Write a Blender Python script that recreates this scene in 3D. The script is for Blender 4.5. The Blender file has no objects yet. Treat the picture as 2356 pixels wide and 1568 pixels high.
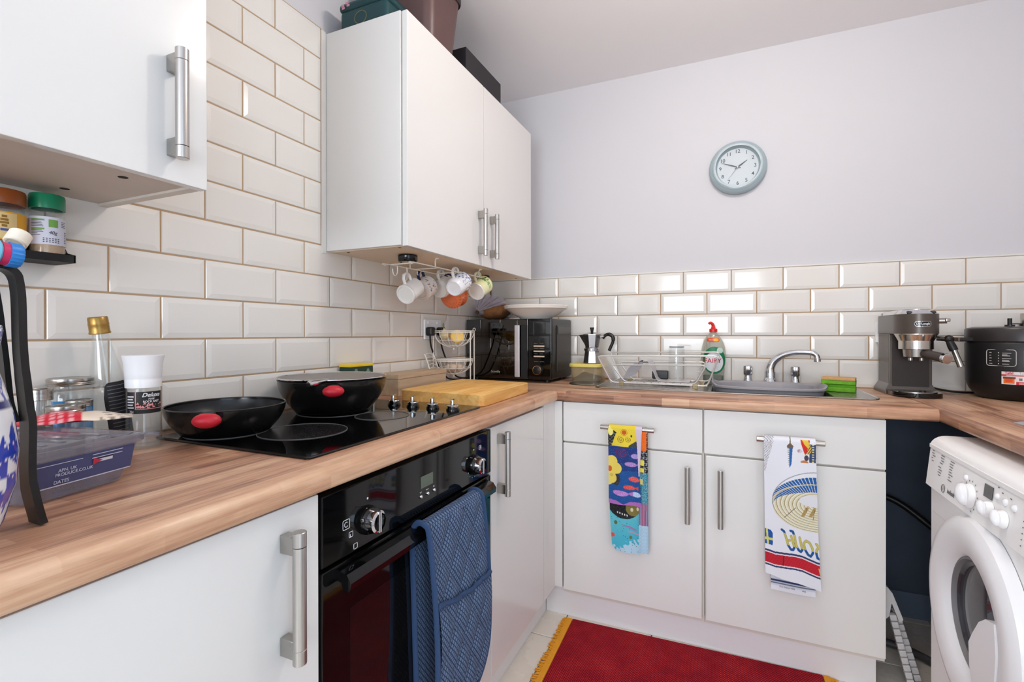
import bpy, bmesh, math, random
import numpy as np
from mathutils import Vector as Vec, Matrix as Mx
random.seed(7)
sc = bpy.context.scene
COL = sc.collection
PI = math.pi
# ---------------------------------------------------------------- camera, world, lights, exposure
def lin(c):
    return tuple(((v/255)/12.92 if v/255 <= .04045 else ((v/255+.055)/1.055)**2.4) for v in c[:3])
def setup_camera():
    yaw, pitch, roll = .4165, -.003, -.0014
    c, s = math.cos(yaw), math.sin(yaw)
    f = Vec((-s, c, 0)); r = Vec((c, s, 0)); u = Vec((0, 0, 1))
    f, u = f*math.cos(pitch)+u*math.sin(pitch), u*math.cos(pitch)-f*math.sin(pitch)
    r, u = r*math.cos(roll)+u*math.sin(roll), u*math.cos(roll)-r*math.sin(roll)
    cam = bpy.data.cameras.new('camera'); o = bpy.data.objects.new('camera', cam); COL.objects.link(o)
    m = Mx((r, u, -f)).transposed().to_4x4(); m.translation = (1.2078, 0, 1.1386)
    o.matrix_world = m
    cam.sensor_width = 36; cam.lens = 36*1125.02/2356; cam.shift_y = -13.46/2356
    cam.clip_start = .02
    sc.camera = o
setup_camera()
w = bpy.data.worlds.new('sky'); sc.world = w; w.use_nodes = True
bgn = w.node_tree.nodes['Background']
bgn.inputs[0].default_value = (.80, .90, 1, 1); bgn.inputs[1].default_value = 1.6
def light(name, kind, loc, energy, color, size=.05, rot=None, size_y=None, spread=None):
    l = bpy.data.lights.new(name, kind); o = bpy.data.objects.new(name, l); COL.objects.link(o)
    o.location = loc; l.energy = energy; l.color = color
    if kind == 'AREA':
        l.shape = 'RECTANGLE'; l.size = size; l.size_y = size_y or size
        if spread: l.spread = spread
    else: l.shadow_soft_size = size
    if rot: o.rotation_euler = rot
    return o
WARM = (1, .92, .84)
for lx, ly, e_ in ((1.08, 1.22, 2.6), (1.28, 1.31, 11.4), (1.47, 1.38, 2.9)):
    light('ceiling_bulb', 'POINT', (lx, ly, 2.29), e_, WARM, .035)
light('window_daylight', 'AREA', (.95, -2.36, 1.45), 47, (.88, .94, 1), 1.3, (PI/2, 0, 0), 1.1)
light('patio_daylight', 'AREA', (2.30, -.95, 1.25), 10.5, (.48, .74, 1), 1.5, (PI/2, 0, PI/2), 2.0)
vs = sc.view_settings
vs.view_transform = 'Standard'; vs.look = 'None'; vs.gamma = 1; vs.use_curve_mapping = False
vs.exposure = 0.16
sc.cycles.use_denoising = True
sc.cycles.max_bounces = 10; sc.cycles.diffuse_bounces = 6; sc.cycles.transparent_max_bounces = 24
sc.cycles.sample_clamp_indirect = 6; sc.cycles.blur_glossy = .6; sc.cycles.caustics_reflective = False; sc.cycles.caustics_refractive = False

# ---------------------------------------------------------------- materials
MATS = {}
class NT:
    def __init__(s, name):
        s.m = bpy.data.materials.new(name); s.m.use_nodes = True; s.t = s.m.node_tree; s.t.nodes.clear()
        s.out = s.n('ShaderNodeOutputMaterial')
    def n(s, typ, **kw):
        nd = s.t.nodes.new(typ)
        for k, v in kw.items():
            if k.startswith('_'): setattr(nd, k[1:], v)
            else:
                key = k.replace('__', ' ')
                nd.inputs[int(key[1:]) if key[0] == 'i' and key[1:].isdigit() else key].default_value = v
        return nd
    def l(s, a, b): s.t.links.new(a, b)
def bsdf(t, col=(200, 200, 200), rough=.5, metal=0, coat=0, spec=.5, trans=0, ior=1.45, sheen=0):
    b = t.n('ShaderNodeBsdfPrincipled')
    b.inputs['Base Color'].default_value = (*lin(col), 1); b.inputs['Roughness'].default_value = rough
    b.inputs['Metallic'].default_value = metal; b.inputs['Coat Weight'].default_value = coat
    b.inputs['Specular IOR Level'].default_value = spec; b.inputs['Transmission Weight'].default_value = trans
    b.inputs['IOR'].default_value = ior; b.inputs['Sheen Weight'].default_value = sheen
    t.l(b.outputs[0], t.out.inputs[0]); return b
def pm(name, col, rough=.5, metal=0, var=.04, vs_=8., bump=0, bs=60., coat=0, spec=.5, scale=(1, 1, 1), sheen=0, rv=.0):
    if name in MATS: return MATS[name]
    t = NT(name); b = bsdf(t, col, rough, metal, coat, spec, sheen=sheen)
    tc = t.n('ShaderNodeTexCoord'); mp = t.n('ShaderNodeMapping', Scale=scale); t.l(tc.outputs['Object'], mp.inputs[0])
    no = t.n('ShaderNodeTexNoise', Scale=vs_, Detail=4.); t.l(mp.outputs[0], no.inputs['Vector'])
    mix = t.n('ShaderNodeMix', _data_type='RGBA')
    c = lin(col)
    mix.inputs[6].default_value = (*[x*(1-var) for x in c], 1); mix.inputs[7].default_value = (*[min(1, x*(1+var)) for x in c], 1)
    t.l(no.outputs[0], mix.inputs[0]); t.l(mix.outputs[2], b.inputs['Base Color'])
    if rv:
        mr = t.n('ShaderNodeMapRange', i3=max(0, rough-rv), i4=rough+rv); t.l(no.outputs[0], mr.inputs[0]); t.l(mr.outputs[0], b.inputs['Roughness'])
    if bump:
        n2 = t.n('ShaderNodeTexNoise', Scale=bs, Detail=3.); t.l(mp.outputs[0], n2.inputs['Vector'])
        bp = t.n('ShaderNodeBump', Strength=bump, Distance=.002); t.l(n2.outputs[0], bp.inputs['Height']); t.l(bp.outputs[0], b.inputs['Normal'])
    MATS[name] = t.m; return t.m
def paint(name, rough=.5, bump=0, bs=300., coat=0, sheen=0):
    if name in MATS: return MATS[name]
    t = NT(name); b = bsdf(t, rough=rough, coat=coat, sheen=sheen)
    at = t.n('ShaderNodeAttribute', _attribute_name='Col'); t.l(at.outputs['Color'], b.inputs['Base Color'])
    if bump:
        tc = t.n('ShaderNodeTexCoord'); n2 = t.n('ShaderNodeTexNoise', Scale=bs, Detail=2.); t.l(tc.outputs['Object'], n2.inputs['Vector'])
        bp = t.n('ShaderNodeBump', Strength=bump, Distance=.001); t.l(n2.outputs[0], bp.inputs['Height']); t.l(bp.outputs[0], b.inputs['Normal'])
    MATS[name] = t.m; return t.m
def thin_glass(name, tint=(245, 248, 248), ior=1.45, rough=.03, haze=.0, hazecol=(220, 220, 225)):
    if name in MATS: return MATS[name]
    t = NT(name)
    tr = t.n('ShaderNodeBsdfTransparent'); tr.inputs[0].default_value = (*lin(tint), 1)
    gl = t.n('ShaderNodeBsdfGlossy', Roughness=rough); gl.inputs[0].default_value = (1, 1, 1, 1)
    # reflectance from the facing angle, the same on both sides of the thin sheet
    lw = t.n('ShaderNodeLayerWeight', Blend=.5); pw = t.n('ShaderNodeMath', _operation='POWER', i1=4.5); t.l(lw.outputs['Facing'], pw.inputs[0])
    fr = t.n('ShaderNodeMath', _operation='MULTIPLY_ADD', i1=.55, i2=((ior-1)/(ior+1))**2); t.l(pw.outputs[0], fr.inputs[0]); mx = t.n('ShaderNodeMixShader')
    t.l(fr.outputs[0], mx.inputs[0])
    src = tr.outputs[0]
    if haze:
        df = t.n('ShaderNodeBsdfDiffuse'); df.inputs[0].default_value = (*lin(hazecol), 1)
        m2 = t.n('ShaderNodeMixShader', i0=haze); t.l(src, m2.inputs[1]); t.l(df.outputs[0], m2.inputs[2]); src = m2.outputs[0]
    t.l(src, mx.inputs[1]); t.l(gl.outputs[0], mx.inputs[2]); t.l(mx.outputs[0], t.out.inputs[0])
    MATS[name] = t.m; return t.m
def wood_laminate(name, along):
    """printed stave pattern of the worktop; along = grain axis"""
    t = NT(name); b = bsdf(t, rough=.34, spec=.45)
    tc = t.n('ShaderNodeTexCoord'); sp = t.n('ShaderNodeSeparateXYZ'); t.l(tc.outputs['Object'], sp.inputs[0])
    a = sp.outputs['X' if along == 'x' else 'Y']; c0 = sp.outputs['Y' if along == 'x' else 'X']
    ac = t.n('ShaderNodeMath', _operation='ADD'); t.l(c0, ac.inputs[0]); t.l(sp.outputs['Z'], ac.inputs[1])
    cv = t.n('ShaderNodeCombineXYZ'); t.l(a, cv.inputs[0]); t.l(ac.outputs[0], cv.inputs[1])
    def brick(w, h, off, sq=1.):
        br = t.n('ShaderNodeTexBrick', _offset=off, _offset_frequency=2, Scale=1., Mortar__Size=0., Bias=0.)
        br.inputs['Brick Width'].default_value = w; br.inputs['Row Height'].default_value = h
        br.inputs['Color1'].default_value = (0, 0, 0, 1); br.inputs['Color2'].default_value = (1, 1, 1, 1)
        t.l(cv.outputs[0], br.inputs['Vector']); return br
    b1 = brick(.62, .052, .41); b2 = brick(.27, .026, .63)
    mp = t.n('ShaderNodeMapping', Scale=(2.2, 70, 1)); t.l(cv.outputs[0], mp.inputs[0])
    n1 = t.n('ShaderNodeTexNoise', Scale=1.6, Detail=6., Roughness=.6); t.l(mp.outputs[0], n1.inputs['Vector'])
    mp2 = t.n('ShaderNodeMapping', Scale=(6, 22, 1)); t.l(cv.outputs[0], mp2.inputs[0])
    n2 = t.n('ShaderNodeTexNoise', Scale=1.2, Detail=5., Distortion=1.2); t.l(mp2.outputs[0], n2.inputs['Vector'])
    def mad(x, k, o):
        m = t.n('ShaderNodeMath', _operation='MULTIPLY_ADD', i1=k, i2=o); t.l(x, m.inputs[0]); return m.outputs[0]
    def add(x, y):
        m = t.n('ShaderNodeMath', _operation='ADD'); t.l(x, m.inputs[0]); t.l(y, m.inputs[1]); return m.outputs[0]
    f = add(add(mad(b1.outputs[0], .46, -.06), mad(b2.outputs[0], .26, -.04)), add(mad(n1.outputs[0], 1.0, -.34), mad(n2.outputs[0], .55, -.20)))
    cr = t.n('ShaderNodeValToRGB'); t.l(f, cr.inputs[0])
    e = cr.color_ramp.elements
    e[0].position = .10; e[0].color = (*lin((222, 186, 156)), 1); e[1].position = .90; e[1].color = (*lin((116, 80, 64)), 1)
    for p, c in ((.32, (206, 164, 132)), (.52, (186, 140, 111)), (.72, (152, 110, 88))):
        k = e.new(p); k.color = (*lin(c), 1)
    t.l(cr.outputs[0], b.inputs['Base Color'])
    bp = t.n('ShaderNodeBump', Strength=.08, Distance=.001); t.l(n1.outputs[0], bp.inputs['Height']); t.l(bp.outputs[0], b.inputs['Normal'])
    return t.m
def wood(name, c1, c2, scale, rough=.45, along=0, ring=1.):
    if name in MATS: return MATS[name]
    t = NT(name); b = bsdf(t, rough=rough)
    tc = t.n('ShaderNodeTexCoord'); s = [scale*9]*3; s[along] = scale
    mp = t.n('ShaderNodeMapping', Scale=s); t.l(tc.outputs['Object'], mp.inputs[0])
    n1 = t.n('ShaderNodeTexNoise', Scale=1., Detail=6., Distortion=ring); t.l(mp.outputs[0], n1.inputs['Vector'])
    cr = t.n('ShaderNodeValToRGB'); t.l(n1.outputs[0], cr.inputs[0])
    cr.color_ramp.elements[0].position = .3; cr.color_ramp.elements[0].color = (*lin(c1), 1)
    cr.color_ramp.elements[1].position = .72; cr.color_ramp.elements[1].color = (*lin(c2), 1)
    t.l(cr.outputs[0], b.inputs['Base Color']); MATS[name] = t.m; return t.m
def brushed(name, col=(185, 183, 180), rough=.3, axis=2):
    if name in MATS: return MATS[name]
    t = NT(name); b = bsdf(t, col, rough, 1)
    tc = t.n('ShaderNodeTexCoord'); s = [400.]*3; s[axis] = 6.
    mp = t.n('ShaderNodeMapping', Scale=s); t.l(tc.outputs['Object'], mp.inputs[0])
    n1 = t.n('ShaderNodeTexNoise', Scale=1., Detail=2.); t.l(mp.outputs[0], n1.inputs['Vector'])
    mr = t.n('ShaderNodeMapRange', i3=rough-.08, i4=rough+.1); t.l(n1.outputs[0], mr.inputs[0]); t.l(mr.outputs[0], b.inputs['Roughness'])
    MATS[name] = t.m; return t.m
W_WALL = pm('wall_paint', (209, 208, 212), .7, var=.012, vs_=3, bump=.05, bs=90)
W_CEIL = pm('ceiling_paint', (244, 241, 242), .85, var=.012, vs_=2)
TILE = pm('glazed_tile', (230, 226, 220), .10, var=.012, vs_=5, spec=.55)
GROUT = pm('grout', (176, 148, 116), .9, var=.12, vs_=25)
CAULK = pm('white_caulk', (225, 222, 216), .4)
GLOSS = pm('gloss_white', (228, 226, 223), .16, var=.008, vs_=2, spec=.5)
CARC = pm('carcass_white', (222, 214, 204), .5, var=.03, vs_=9)
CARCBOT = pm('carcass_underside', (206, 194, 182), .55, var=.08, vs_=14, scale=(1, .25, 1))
MATTEW = pm('plinth_white', (232, 229, 229), .45, var=.015)
STEEL = brushed('brushed_steel', (190, 186, 182), .30)
STEELX = brushed('brushed_steel_x', (190, 186, 182), .30, 0)
CHROME = pm('chrome', (215, 215, 218), .07, 1, var=.01)
SATIN = pm('satin_metal', (178, 174, 168), .25, 1, var=.03, rv=.06)
BLACKP = pm('black_plastic', (24, 23, 23), .38, var=.1)
BLACKG = pm('black_gloss', (8, 8, 9), .05, var=.1, spec=.55)
BLACKM = pm('black_matt', (20, 20, 21), .6, var=.15)
NONSTICK = pm('nonstick', (30, 31, 34), .32, .3, var=.25, vs_=400)
ENAMEL = pm('black_enamel', (17, 16, 16), .18, var=.1)
RED = pm('red_silicone', (188, 26, 44), .42, var=.05)
WHITEP = pm('white_plastic', (236, 236, 238), .3, var=.01)
WASHW = pm('washer_white', (250, 250, 250), .3, var=.008)
WIREW = pm('white_wire', (232, 226, 216), .35)
CERAM = pm('white_ceramic', (236, 230, 222), .15, var=.01)
GREYP = pm('grey_plastic', (150, 148, 152), .4, var=.02)
HOLE = pm('dark_hole', (38, 30, 25), .8)
INKW = pm('white_print', (222, 222, 224), .5)
INKD = pm('dark_print', (62, 60, 62), .6)
INKR = pm('red_print', (196, 30, 40), .5)
CLEAR = thin_glass('clear_plastic', (232, 232, 238), 1.4, .06, .10, (205, 205, 215))
GLASS = thin_glass('clear_glass', (252, 253, 253), 1.45, .02, .03, (235, 238, 238))
FILM = thin_glass('bag_film', (244, 242, 248), 1.5, .12, .34, (226, 222, 234))
LAMX = wood_laminate('worktop_laminate_x', 'x'); LAMY = wood_laminate('worktop_laminate_y', 'y')

# ---------------------------------------------------------------- mesh helpers
class MB:
    def __init__(s): s.v = []; s.f = []; s.c = {}; s.flat = False
    def add(s, vs_, fs, M=None, col=None):
        o = len(s.v)
        s.v += [tuple(M @ Vec(p)) if M is not None else tuple(p) for p in vs_]
        s.f += [tuple(i+o for i in f) for f in fs]
        if col is not None:
            for i in range(len(vs_)): s.c[o+i] = col[i] if isinstance(col, list) else col
        return s
    def box(s, x0, x1, y0, y1, z0, z1, bev=0, seg=2, M=None, col=None):
        if bev <= 0:
            v = [(x, y, z) for z in (z0, z1) for x, y in ((x0, y0), (x1, y0), (x1, y1), (x0, y1))]
            return s.add(v, [(3, 2, 1, 0), (4, 5, 6, 7), (0, 1, 5, 4), (1, 2, 6, 5), (2, 3, 7, 6), (3, 0, 4, 7)], M, col)
        s.flat = True
        bm = bmesh.new(); bmesh.ops.create_cube(bm, size=1)
        for q in bm.verts: q.co = ((x0+x1)/2+q.co.x*(x1-x0), (y0+y1)/2+q.co.y*(y1-y0), (z0+z1)/2+q.co.z*(z1-z0))
        bmesh.ops.bevel(bm, geom=list(bm.edges), offset=min(bev, .49*min(abs(x1-x0), abs(y1-y0), abs(z1-z0))), segments=seg, affect='EDGES', profile=.5)
        bm.verts.index_update()
        s.add([tuple(q.co) for q in bm.verts], [tuple(q.index for q in f.verts) for f in bm.faces], M, col); bm.free(); return s
    def prism(s, poly, ax, d0, d1, M=None, col=None, caps=True):
        """polygon given in the two axes other than ax, pushed from d0 to d1 along ax"""
        def P(a, b, d): return {'x': (d, a, b), 'y': (a, d, b), 'z': (a, b, d)}[ax]
        n = len(poly); v = [P(a, b, d0) for a, b in poly]+[P(a, b, d1) for a, b in poly]
        f = [(i, (i+1) % n, n+(i+1) % n, n+i) for i in range(n)]
        if caps: f += [tuple(range(n))[::-1], tuple(range(n, 2*n))]
        return s.add(v, f, M, col)
    def lathe(s, prof, n=32, c=(0, 0, 0), M=None, colf=None, sx=1, sy=1, caps=False):
        v = []; col = [] if colf else None
        for k, (r, z) in enumerate(prof):
            for i in range(n):
                a = 2*PI*i/n; v.append((c[0]+r*sx*math.cos(a), c[1]+r*sy*math.sin(a), c[2]+z))
                if colf: col.append(colf(i/n, z))
        f = []
        for k in range(len(prof)-1):
            for i in range(n):
                j = (i+1) % n; f.append((k*n+i, k*n+j, k*n+n+j, k*n+n+i))
        if caps and prof[0][0] > 1e-6: f.append(tuple(range(n))[::-1])
        if caps and prof[-1][0] > 1e-6: f.append(tuple((len(prof)-1)*n+i for i in range(n)))
        return s.add(v, f, M, col)
    def cyl(s, p0, p1, r0, r1=None, n=20, bev=0):
        p0, p1 = Vec(p0), Vec(p1); r1 = r0 if r1 is None else r1; L = (p1-p0).length
        M = Mx.Translation(p0) @ (p1-p0).to_track_quat('Z', 'Y').to_matrix().to_4x4()
        pr = [(r0, 0), (r1, L)] if not bev else [(r0-bev, 0), (r0, bev), (r1, L-bev), (r1-bev, L)]
        return s.lathe(pr, n, M=M, caps=True)
    def tube(s, pts, r, n=8, closed=False, cap=True, sx=1.):
        P = [Vec(p) for p in pts]; m = len(P); rs = r if isinstance(r, (list, tuple)) else [r]*m
        tan = []
        for i in range(m):
            a = P[(i-1) % m] if (closed or i > 0) else P[i]; b = P[(i+1) % m] if (closed or i < m-1) else P[i]
            t = b-a; tan.append(t.normalized() if t.length > 1e-9 else Vec((0, 0, 1)))
        ref = Vec((0, 0, 1)) if abs(tan[0].z) < .9 else Vec((1, 0, 0))
        u = tan[0].cross(ref).normalized(); v = []
        for i in range(m):
            u = (u-tan[i]*u.dot(tan[i])); u = u.normalized() if u.length > 1e-6 else tan[i].orthogonal().normalized()
            w_ = tan[i].cross(u)
            for k in range(n):
                a = 2*PI*k/n; v.append(tuple(P[i]+(u*math.cos(a)*sx+w_*math.sin(a))*rs[i]))
        f = []
        for i in range(m if closed else m-1):
            for k in range(n):
                j = (k+1) % n; i2 = (i+1) % m; f.append((i*n+k, i*n+j, i2*n+j, i2*n+k))
        if cap and not closed: f += [tuple(range(n))[::-1], tuple((m-1)*n+k for k in range(n))]
        return s.add(v, f)
    def grid(s, nu, nv, fn, colf=None, M=None, wrapu=False, flip=False):
        v = []; col = [] if colf else None
        for j in range(nv+1):
            for i in range(nu if wrapu else nu+1):
                v.append(fn(i/nu, j/nv))
                if colf: col.append(colf(i/nu, j/nv))
        n = nu if wrapu else nu+1; f = []
        for j in range(nv):
            for i in range(nu):
                q = (j*n+i, j*n+(i+1) % n, (j+1)*n+(i+1) % n, (j+1)*n+i); f.append(q[::-1] if flip else q)
        return s.add(v, f, M, col)
    def sheet(s, nu, nv, fn, t, colf=None):
        """thin closed cloth: two grids a thickness vector t apart, edges stitched"""
        o = len(s.v); s.grid(nu, nv, fn, colf); t = Vec(t)
        s.grid(nu, nv, lambda u, v: tuple(Vec(fn(u, v))+t), colf, flip=True)
        n = nu+1; N = n*(nv+1)
        e = [(i, i+1) for i in range(nu)]+[(nv*n+i+1, nv*n+i) for i in range(nu)]+[((j+1)*n, j*n) for j in range(nv)]+[(j*n+nu, (j+1)*n+nu) for j in range(nv)]
        s.f += [(o+b, o+a, o+a+N, o+b+N) for a, b in e]; return s
    def ell(s, c, r, n=20, m=12, M=None, colf=None):
        if not isinstance(r, (tuple, list)): r = (r, r, r)
        pr = [(max(math.sin(PI*k/m), 0), -math.cos(PI*k/m)) for k in range(m+1)]
        v = []; col = [] if colf else None
        for rr, z in pr:
            for i in range(n):
                a = 2*PI*i/n; v.append((c[0]+r[0]*rr*math.cos(a), c[1]+r[1]*rr*math.sin(a), c[2]+r[2]*z))
                if colf: col.append(colf(i/n, z))
        f = [(k*n+i, k*n+(i+1) % n, k*n+n+(i+1) % n, k*n+n+i) for k in range(m) for i in range(n)]
        return s.add(v, f, M, col)
    def build(s, name, mat, parent=None, angle=38, local=False, **props):
        off = Vec((0, 0, 0))
        if parent is not None and not local:
            p = parent
            while p: off += p.location; p = p.parent
        me = bpy.data.meshes.new(name)
        me.from_pydata([tuple(Vec(p)-off) for p in s.v], [], s.f)
        if s.c:
            ca = me.color_attributes.new('Col', 'FLOAT_COLOR', 'POINT')
            arr = np.ones((len(s.v), 4), dtype=np.float32); arr[:, :3] = .8
            for i, c in s.c.items(): arr[i, :3] = c[:3]
            ca.data.foreach_set('color', arr.ravel())
        bm = bmesh.new(); bm.from_mesh(me); bmesh.ops.remove_doubles(bm, verts=bm.verts, dist=1e-6)
        bmesh.ops.recalc_face_normals(bm, faces=bm.faces); bm.to_mesh(me); bm.free()
        me.materials.append(mat); me.shade_smooth(); me.set_sharp_from_angle(angle=math.radians(angle))
        o = bpy.data.objects.new(name, me); COL.objects.link(o)
        if s.flat:
            wn = o.modifiers.new('flat_faces', 'WEIGHTED_NORMAL'); wn.keep_sharp = True; wn.weight = 100; wn.thresh = .05
        if parent is not None: o.parent = parent
        for k, v in props.items(): o[k] = v
        return o
def tag(o, label, cat, group=None):
    o['label'] = label; o['category'] = cat
    if group: o['group'] = group
    return o
def thing(name, label, cat, loc=(0, 0, 0), rz=0, group=None):
    o = bpy.data.objects.new(name, None); COL.objects.link(o); o.empty_display_size = .05
    o.location = loc; o.rotation_euler = (0, 0, rz); return tag(o, label, cat, group)
def struct(o): o['kind'] = 'structure'; return o
def rrect(x0, x1, y0, y1, r, n=6):
    P = []
    for cx, cy, a0 in ((x1-r, y1-r, 0), (x0+r, y1-r, 90), (x0+r, y0+r, 180), (x1-r, y0+r, 270)):
        for k in range(n+1):
            a = math.radians(a0+90*k/n); P.append((cx+r*math.cos(a), cy+r*math.sin(a)))
    return P
def circ(cx, cy, r, n=32, a0=0, a1=2*PI, close=False):
    m = n+1 if close else n
    return [(cx+r*math.cos(a0+(a1-a0)*k/n), cy+r*math.sin(a0+(a1-a0)*k/n)) for k in range(m)]
def frame(o, xdir, ydir):
    """matrix whose local x and y run along the given directions"""
    x = Vec(xdir).normalized(); y = Vec(ydir); y = (y-x*y.dot(x)).normalized(); z = x.cross(y)
    m = Mx((x, y, z)).transposed().to_4x4(); m.translation = Vec(o); return m
def glyphs(body, size, align='CENTER', bold=0, shear=0):
    cu = bpy.data.curves.new('txt', 'FONT'); cu.body = body; cu.size = size; cu.align_x = align; cu.align_y = 'CENTER'
    cu.extrude = .0002; cu.offset = bold; cu.shear = shear; cu.resolution_u = 3
    o = bpy.data.objects.new('txt', cu); COL.objects.link(o)
    dg = bpy.context.evaluated_depsgraph_get(); me = bpy.data.meshes.new_from_object(o.evaluated_get(dg))
    v = [tuple(p.co) for p in me.vertices]; f = [tuple(p.vertices) for p in me.polygons]
    bpy.data.objects.remove(o); bpy.data.curves.remove(cu); bpy.data.meshes.remove(me); return v, f
def text(m, body, size, M=None, wrap=None, **kw):
    """flat lettering, or wrapped round a vertical cylinder: wrap = (cx, cy, r, angle, z)"""
    v, f = glyphs(body, size, **kw)
    if wrap:
        cx, cy, r, a0, z0 = wrap
        v = [(cx+(r+z)*math.cos(a0+x/r), cy+(r+z)*math.sin(a0+x/r), z0+y) for x, y, z in v]
    return m.add(v, f, M)
def patch(m, cx, cy, r, a0, a1, z0, z1, n=12, t=.0006, col=None):
    """curved label on a vertical cylinder"""
    g = [(r, z0), (r+t, z0), (r+t, z1), (r, z1)]; v = []
    for k in range(n+1):
        a = a0+(a1-a0)*k/n
        v += [(cx+q*math.cos(a), cy+q*math.sin(a), z) for q, z in g]
    f = [(k*4+i, k*4+(i+1) % 4, k*4+4+(i+1) % 4, k*4+4+i) for k in range(n) for i in range(4)]+[(0, 1, 2, 3), (n*4+3, n*4+2, n*4+1, n*4)]
    return m.add(v, f, None, col)
def smooth_path(pts, k=6):
    P = [Vec(p) for p in pts]; out = []
    for i in range(len(P)-1):
        p0 = P[max(i-1, 0)]; p1 = P[i]; p2 = P[i+1]; p3 = P[min(i+2, len(P)-1)]
        for j in range(k):
            t = j/k
            out.append(.5*((2*p1)+(p2-p0)*t+(2*p0-5*p1+4*p2-p3)*t*t+(3*p1-p0-3*p2+p3)*t**3))
    out.append(P[-1]); return out
# ---------------------------------------------------------------- the room
D, CEIL, XR, YN = 2.438, 2.407, 2.385, -2.45
def wall_shell():
    TH = .008
    wl = struct(MB().box(-.15, -TH, YN, D+.15, 0, CEIL).build('wall_left', W_WALL))
    wb = struct(MB().box(-TH, XR+.15, D+TH, D+.15, 0, CEIL).build('wall_back', W_WALL))
    n = MB(); a, b, zt_ = -1.75, -.15, 2.1
    n.box(XR, XR+.15, b, D+TH, 0, CEIL); n.box(XR, XR+.15, YN, a, 0, CEIL); n.box(XR, XR+.15, a, b, zt_, CEIL); struct(n.build('wall_right', W_WALL))
    n = MB()
    for y0_, y1_, z0_, z1_ in ((a, b, 0, .07), (a, b, zt_-.06, zt_), (a, a+.06, .07, zt_-.06), (b-.06, b, .07, zt_-.06), (-.98, -.92, .07, zt_-.06)): n.box(XR+.04, XR+.10, y0_, y1_, z0_, z1_)
    o = struct(n.build('door_1', WHITEP))
    MB().box(XR+.067, XR+.073, a+.06, -.98, .07, zt_-.06).build('pane', GLASS, o); MB().box(XR+.067, XR+.073, -.92, b-.06, .07, zt_-.06).build('pane', GLASS, o)
    # wall behind the photographer, with a window opening
    wx0, wx1, wz0, wz1 = .25, 1.65, .85, 2.05
    n = MB(); y0, y1 = YN-.12, YN
    n.box(-.15, wx0, y0, y1, 0, CEIL); n.box(wx1, XR+.15, y0, y1, 0, CEIL)
    n.box(wx0, wx1, y0, y1, 0, wz0); n.box(wx0, wx1, y0, y1, wz1, CEIL)
    struct(n.build('wall_near', W_WALL))
    wf = MB()
    for a, b, c, d in ((wx0, wx1, wz0, wz0+.05), (wx0, wx1, wz1-.05, wz1), (wx0, wx0+.05, wz0+.05, wz1-.05), (wx1-.05, wx1, wz0+.05, wz1-.05), (.93, .98, wz0+.05, wz1-.05)):
        wf.box(a, b, y0+.03, y0+.09, c, d)
    o = struct(wf.build('window_1', WHITEP))
    MB().box(wx0+.05, .93, y0+.055, y0+.061, wz0+.05, wz1-.05).build('pane', GLASS, o)
    MB().box(.98, wx1-.05, y0+.055, y0+.061, wz0+.05, wz1-.05).build('pane', GLASS, o)
    struct(MB().box(-.15, XR+.15, YN-.12, D+.15, CEIL, CEIL+.1).build('ceiling', W_CEIL))
    return wl, wb
wall_left, wall_back = wall_shell()
MB().box(1.66, XR, D+.004, D+.008, .10, .872).build('gap_shade', pm('gap_shade', (80, 90, 106), .9, var=.2, vs_=6), wall_back)  # added wall sheet; the shade of the gap is put into its dark colour
MB().box(1.66, XR, D-.008, D+.008, 0, .10).build('skirting', pm('shaded_skirting', (104, 118, 138), .7), wall_back)  # skirting darkened and blued, carrying the gap's shade in its colour
TCACHE = {}
def tile_mesh(w_, h):
    """bevelled metro tile lying in local xz, face towards -y"""
    k = (round(w_, 4), round(h, 4))
    if k in TCACHE: return TCACHE[k]
    b = min(.013, w_*.3, h*.3); v = []; f = []
    for (dx, y) in ((0, .0075), (0, .0026), (.0012, .0012), (b, -.0007)):
        v += [(dx, y, dx), (w_-dx, y, dx), (w_-dx, y, h-dx), (dx, y, h-dx)]
    for k2 in range(3):
        for i in range(4): f.append((k2*4+i, k2*4+(i+1) % 4, k2*4+4+(i+1) % 4, k2*4+4+i))
    f.append((12, 13, 14, 15))
    me = bpy.data.meshes.new('tile'); me.from_pydata(v, [], f); me.materials.append(TILE); me.update()
    TCACHE[k] = me; return me
def lay_tile(parent, org, w_, h, rz):
    o = bpy.data.objects.new('tile', tile_mesh(w_, h)); COL.objects.link(o); o.parent = parent
    j = .0007
    o.location = org; o.rotation_euler = (random.uniform(-.003, .003), random.uniform(-.0012, .0012), rz+random.uniform(-.003, .003))
G = .0036
LH, LW, LY0, LZ0 = .100337, .10556, .60635, 1.12688
def left_tiles():
    for r in range(-2, 10):
        lo, hi = (-.35, D-.004) if r < 3 else (.60, 1.203)
        z0 = LZ0+r*LH; z1 = z0+LH
        if r == -2: z0 = .9125
        if r == 2: z1 = min(z1, 1.4275)
        c0 = -10+(0 if r % 2 else 1)
        for c in range(c0, 20, 2):
            a = max(LY0+c*LW, lo); b = min(LY0+(c+2)*LW, hi)
            if b-a < .02: continue
            spans = [(a, b)]
            for (p, q) in spans:
                # local x runs along +y here after the turn, face towards +x
                lay_tile(wall_left, (0, p+G/2, z0+G/2), q-p-G, z1-z0-G, PI/2)
    MB().box(-.008, -.0028, -.4, D, .905, 1.4275).box(-.008, -.0028, .58, 1.206, 1.4275, LZ0+10*LH+.001).build('grout', GROUT, wall_left)
    MB().box(-.008, .0035, 1.203, 1.2215, 1.40, 2.125, .002).build('sealant_strip', CAULK, wall_left)
left_tiles()
BH, BW, BX0, BZ = .100337, .103451, .18592, 1.42886
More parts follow.
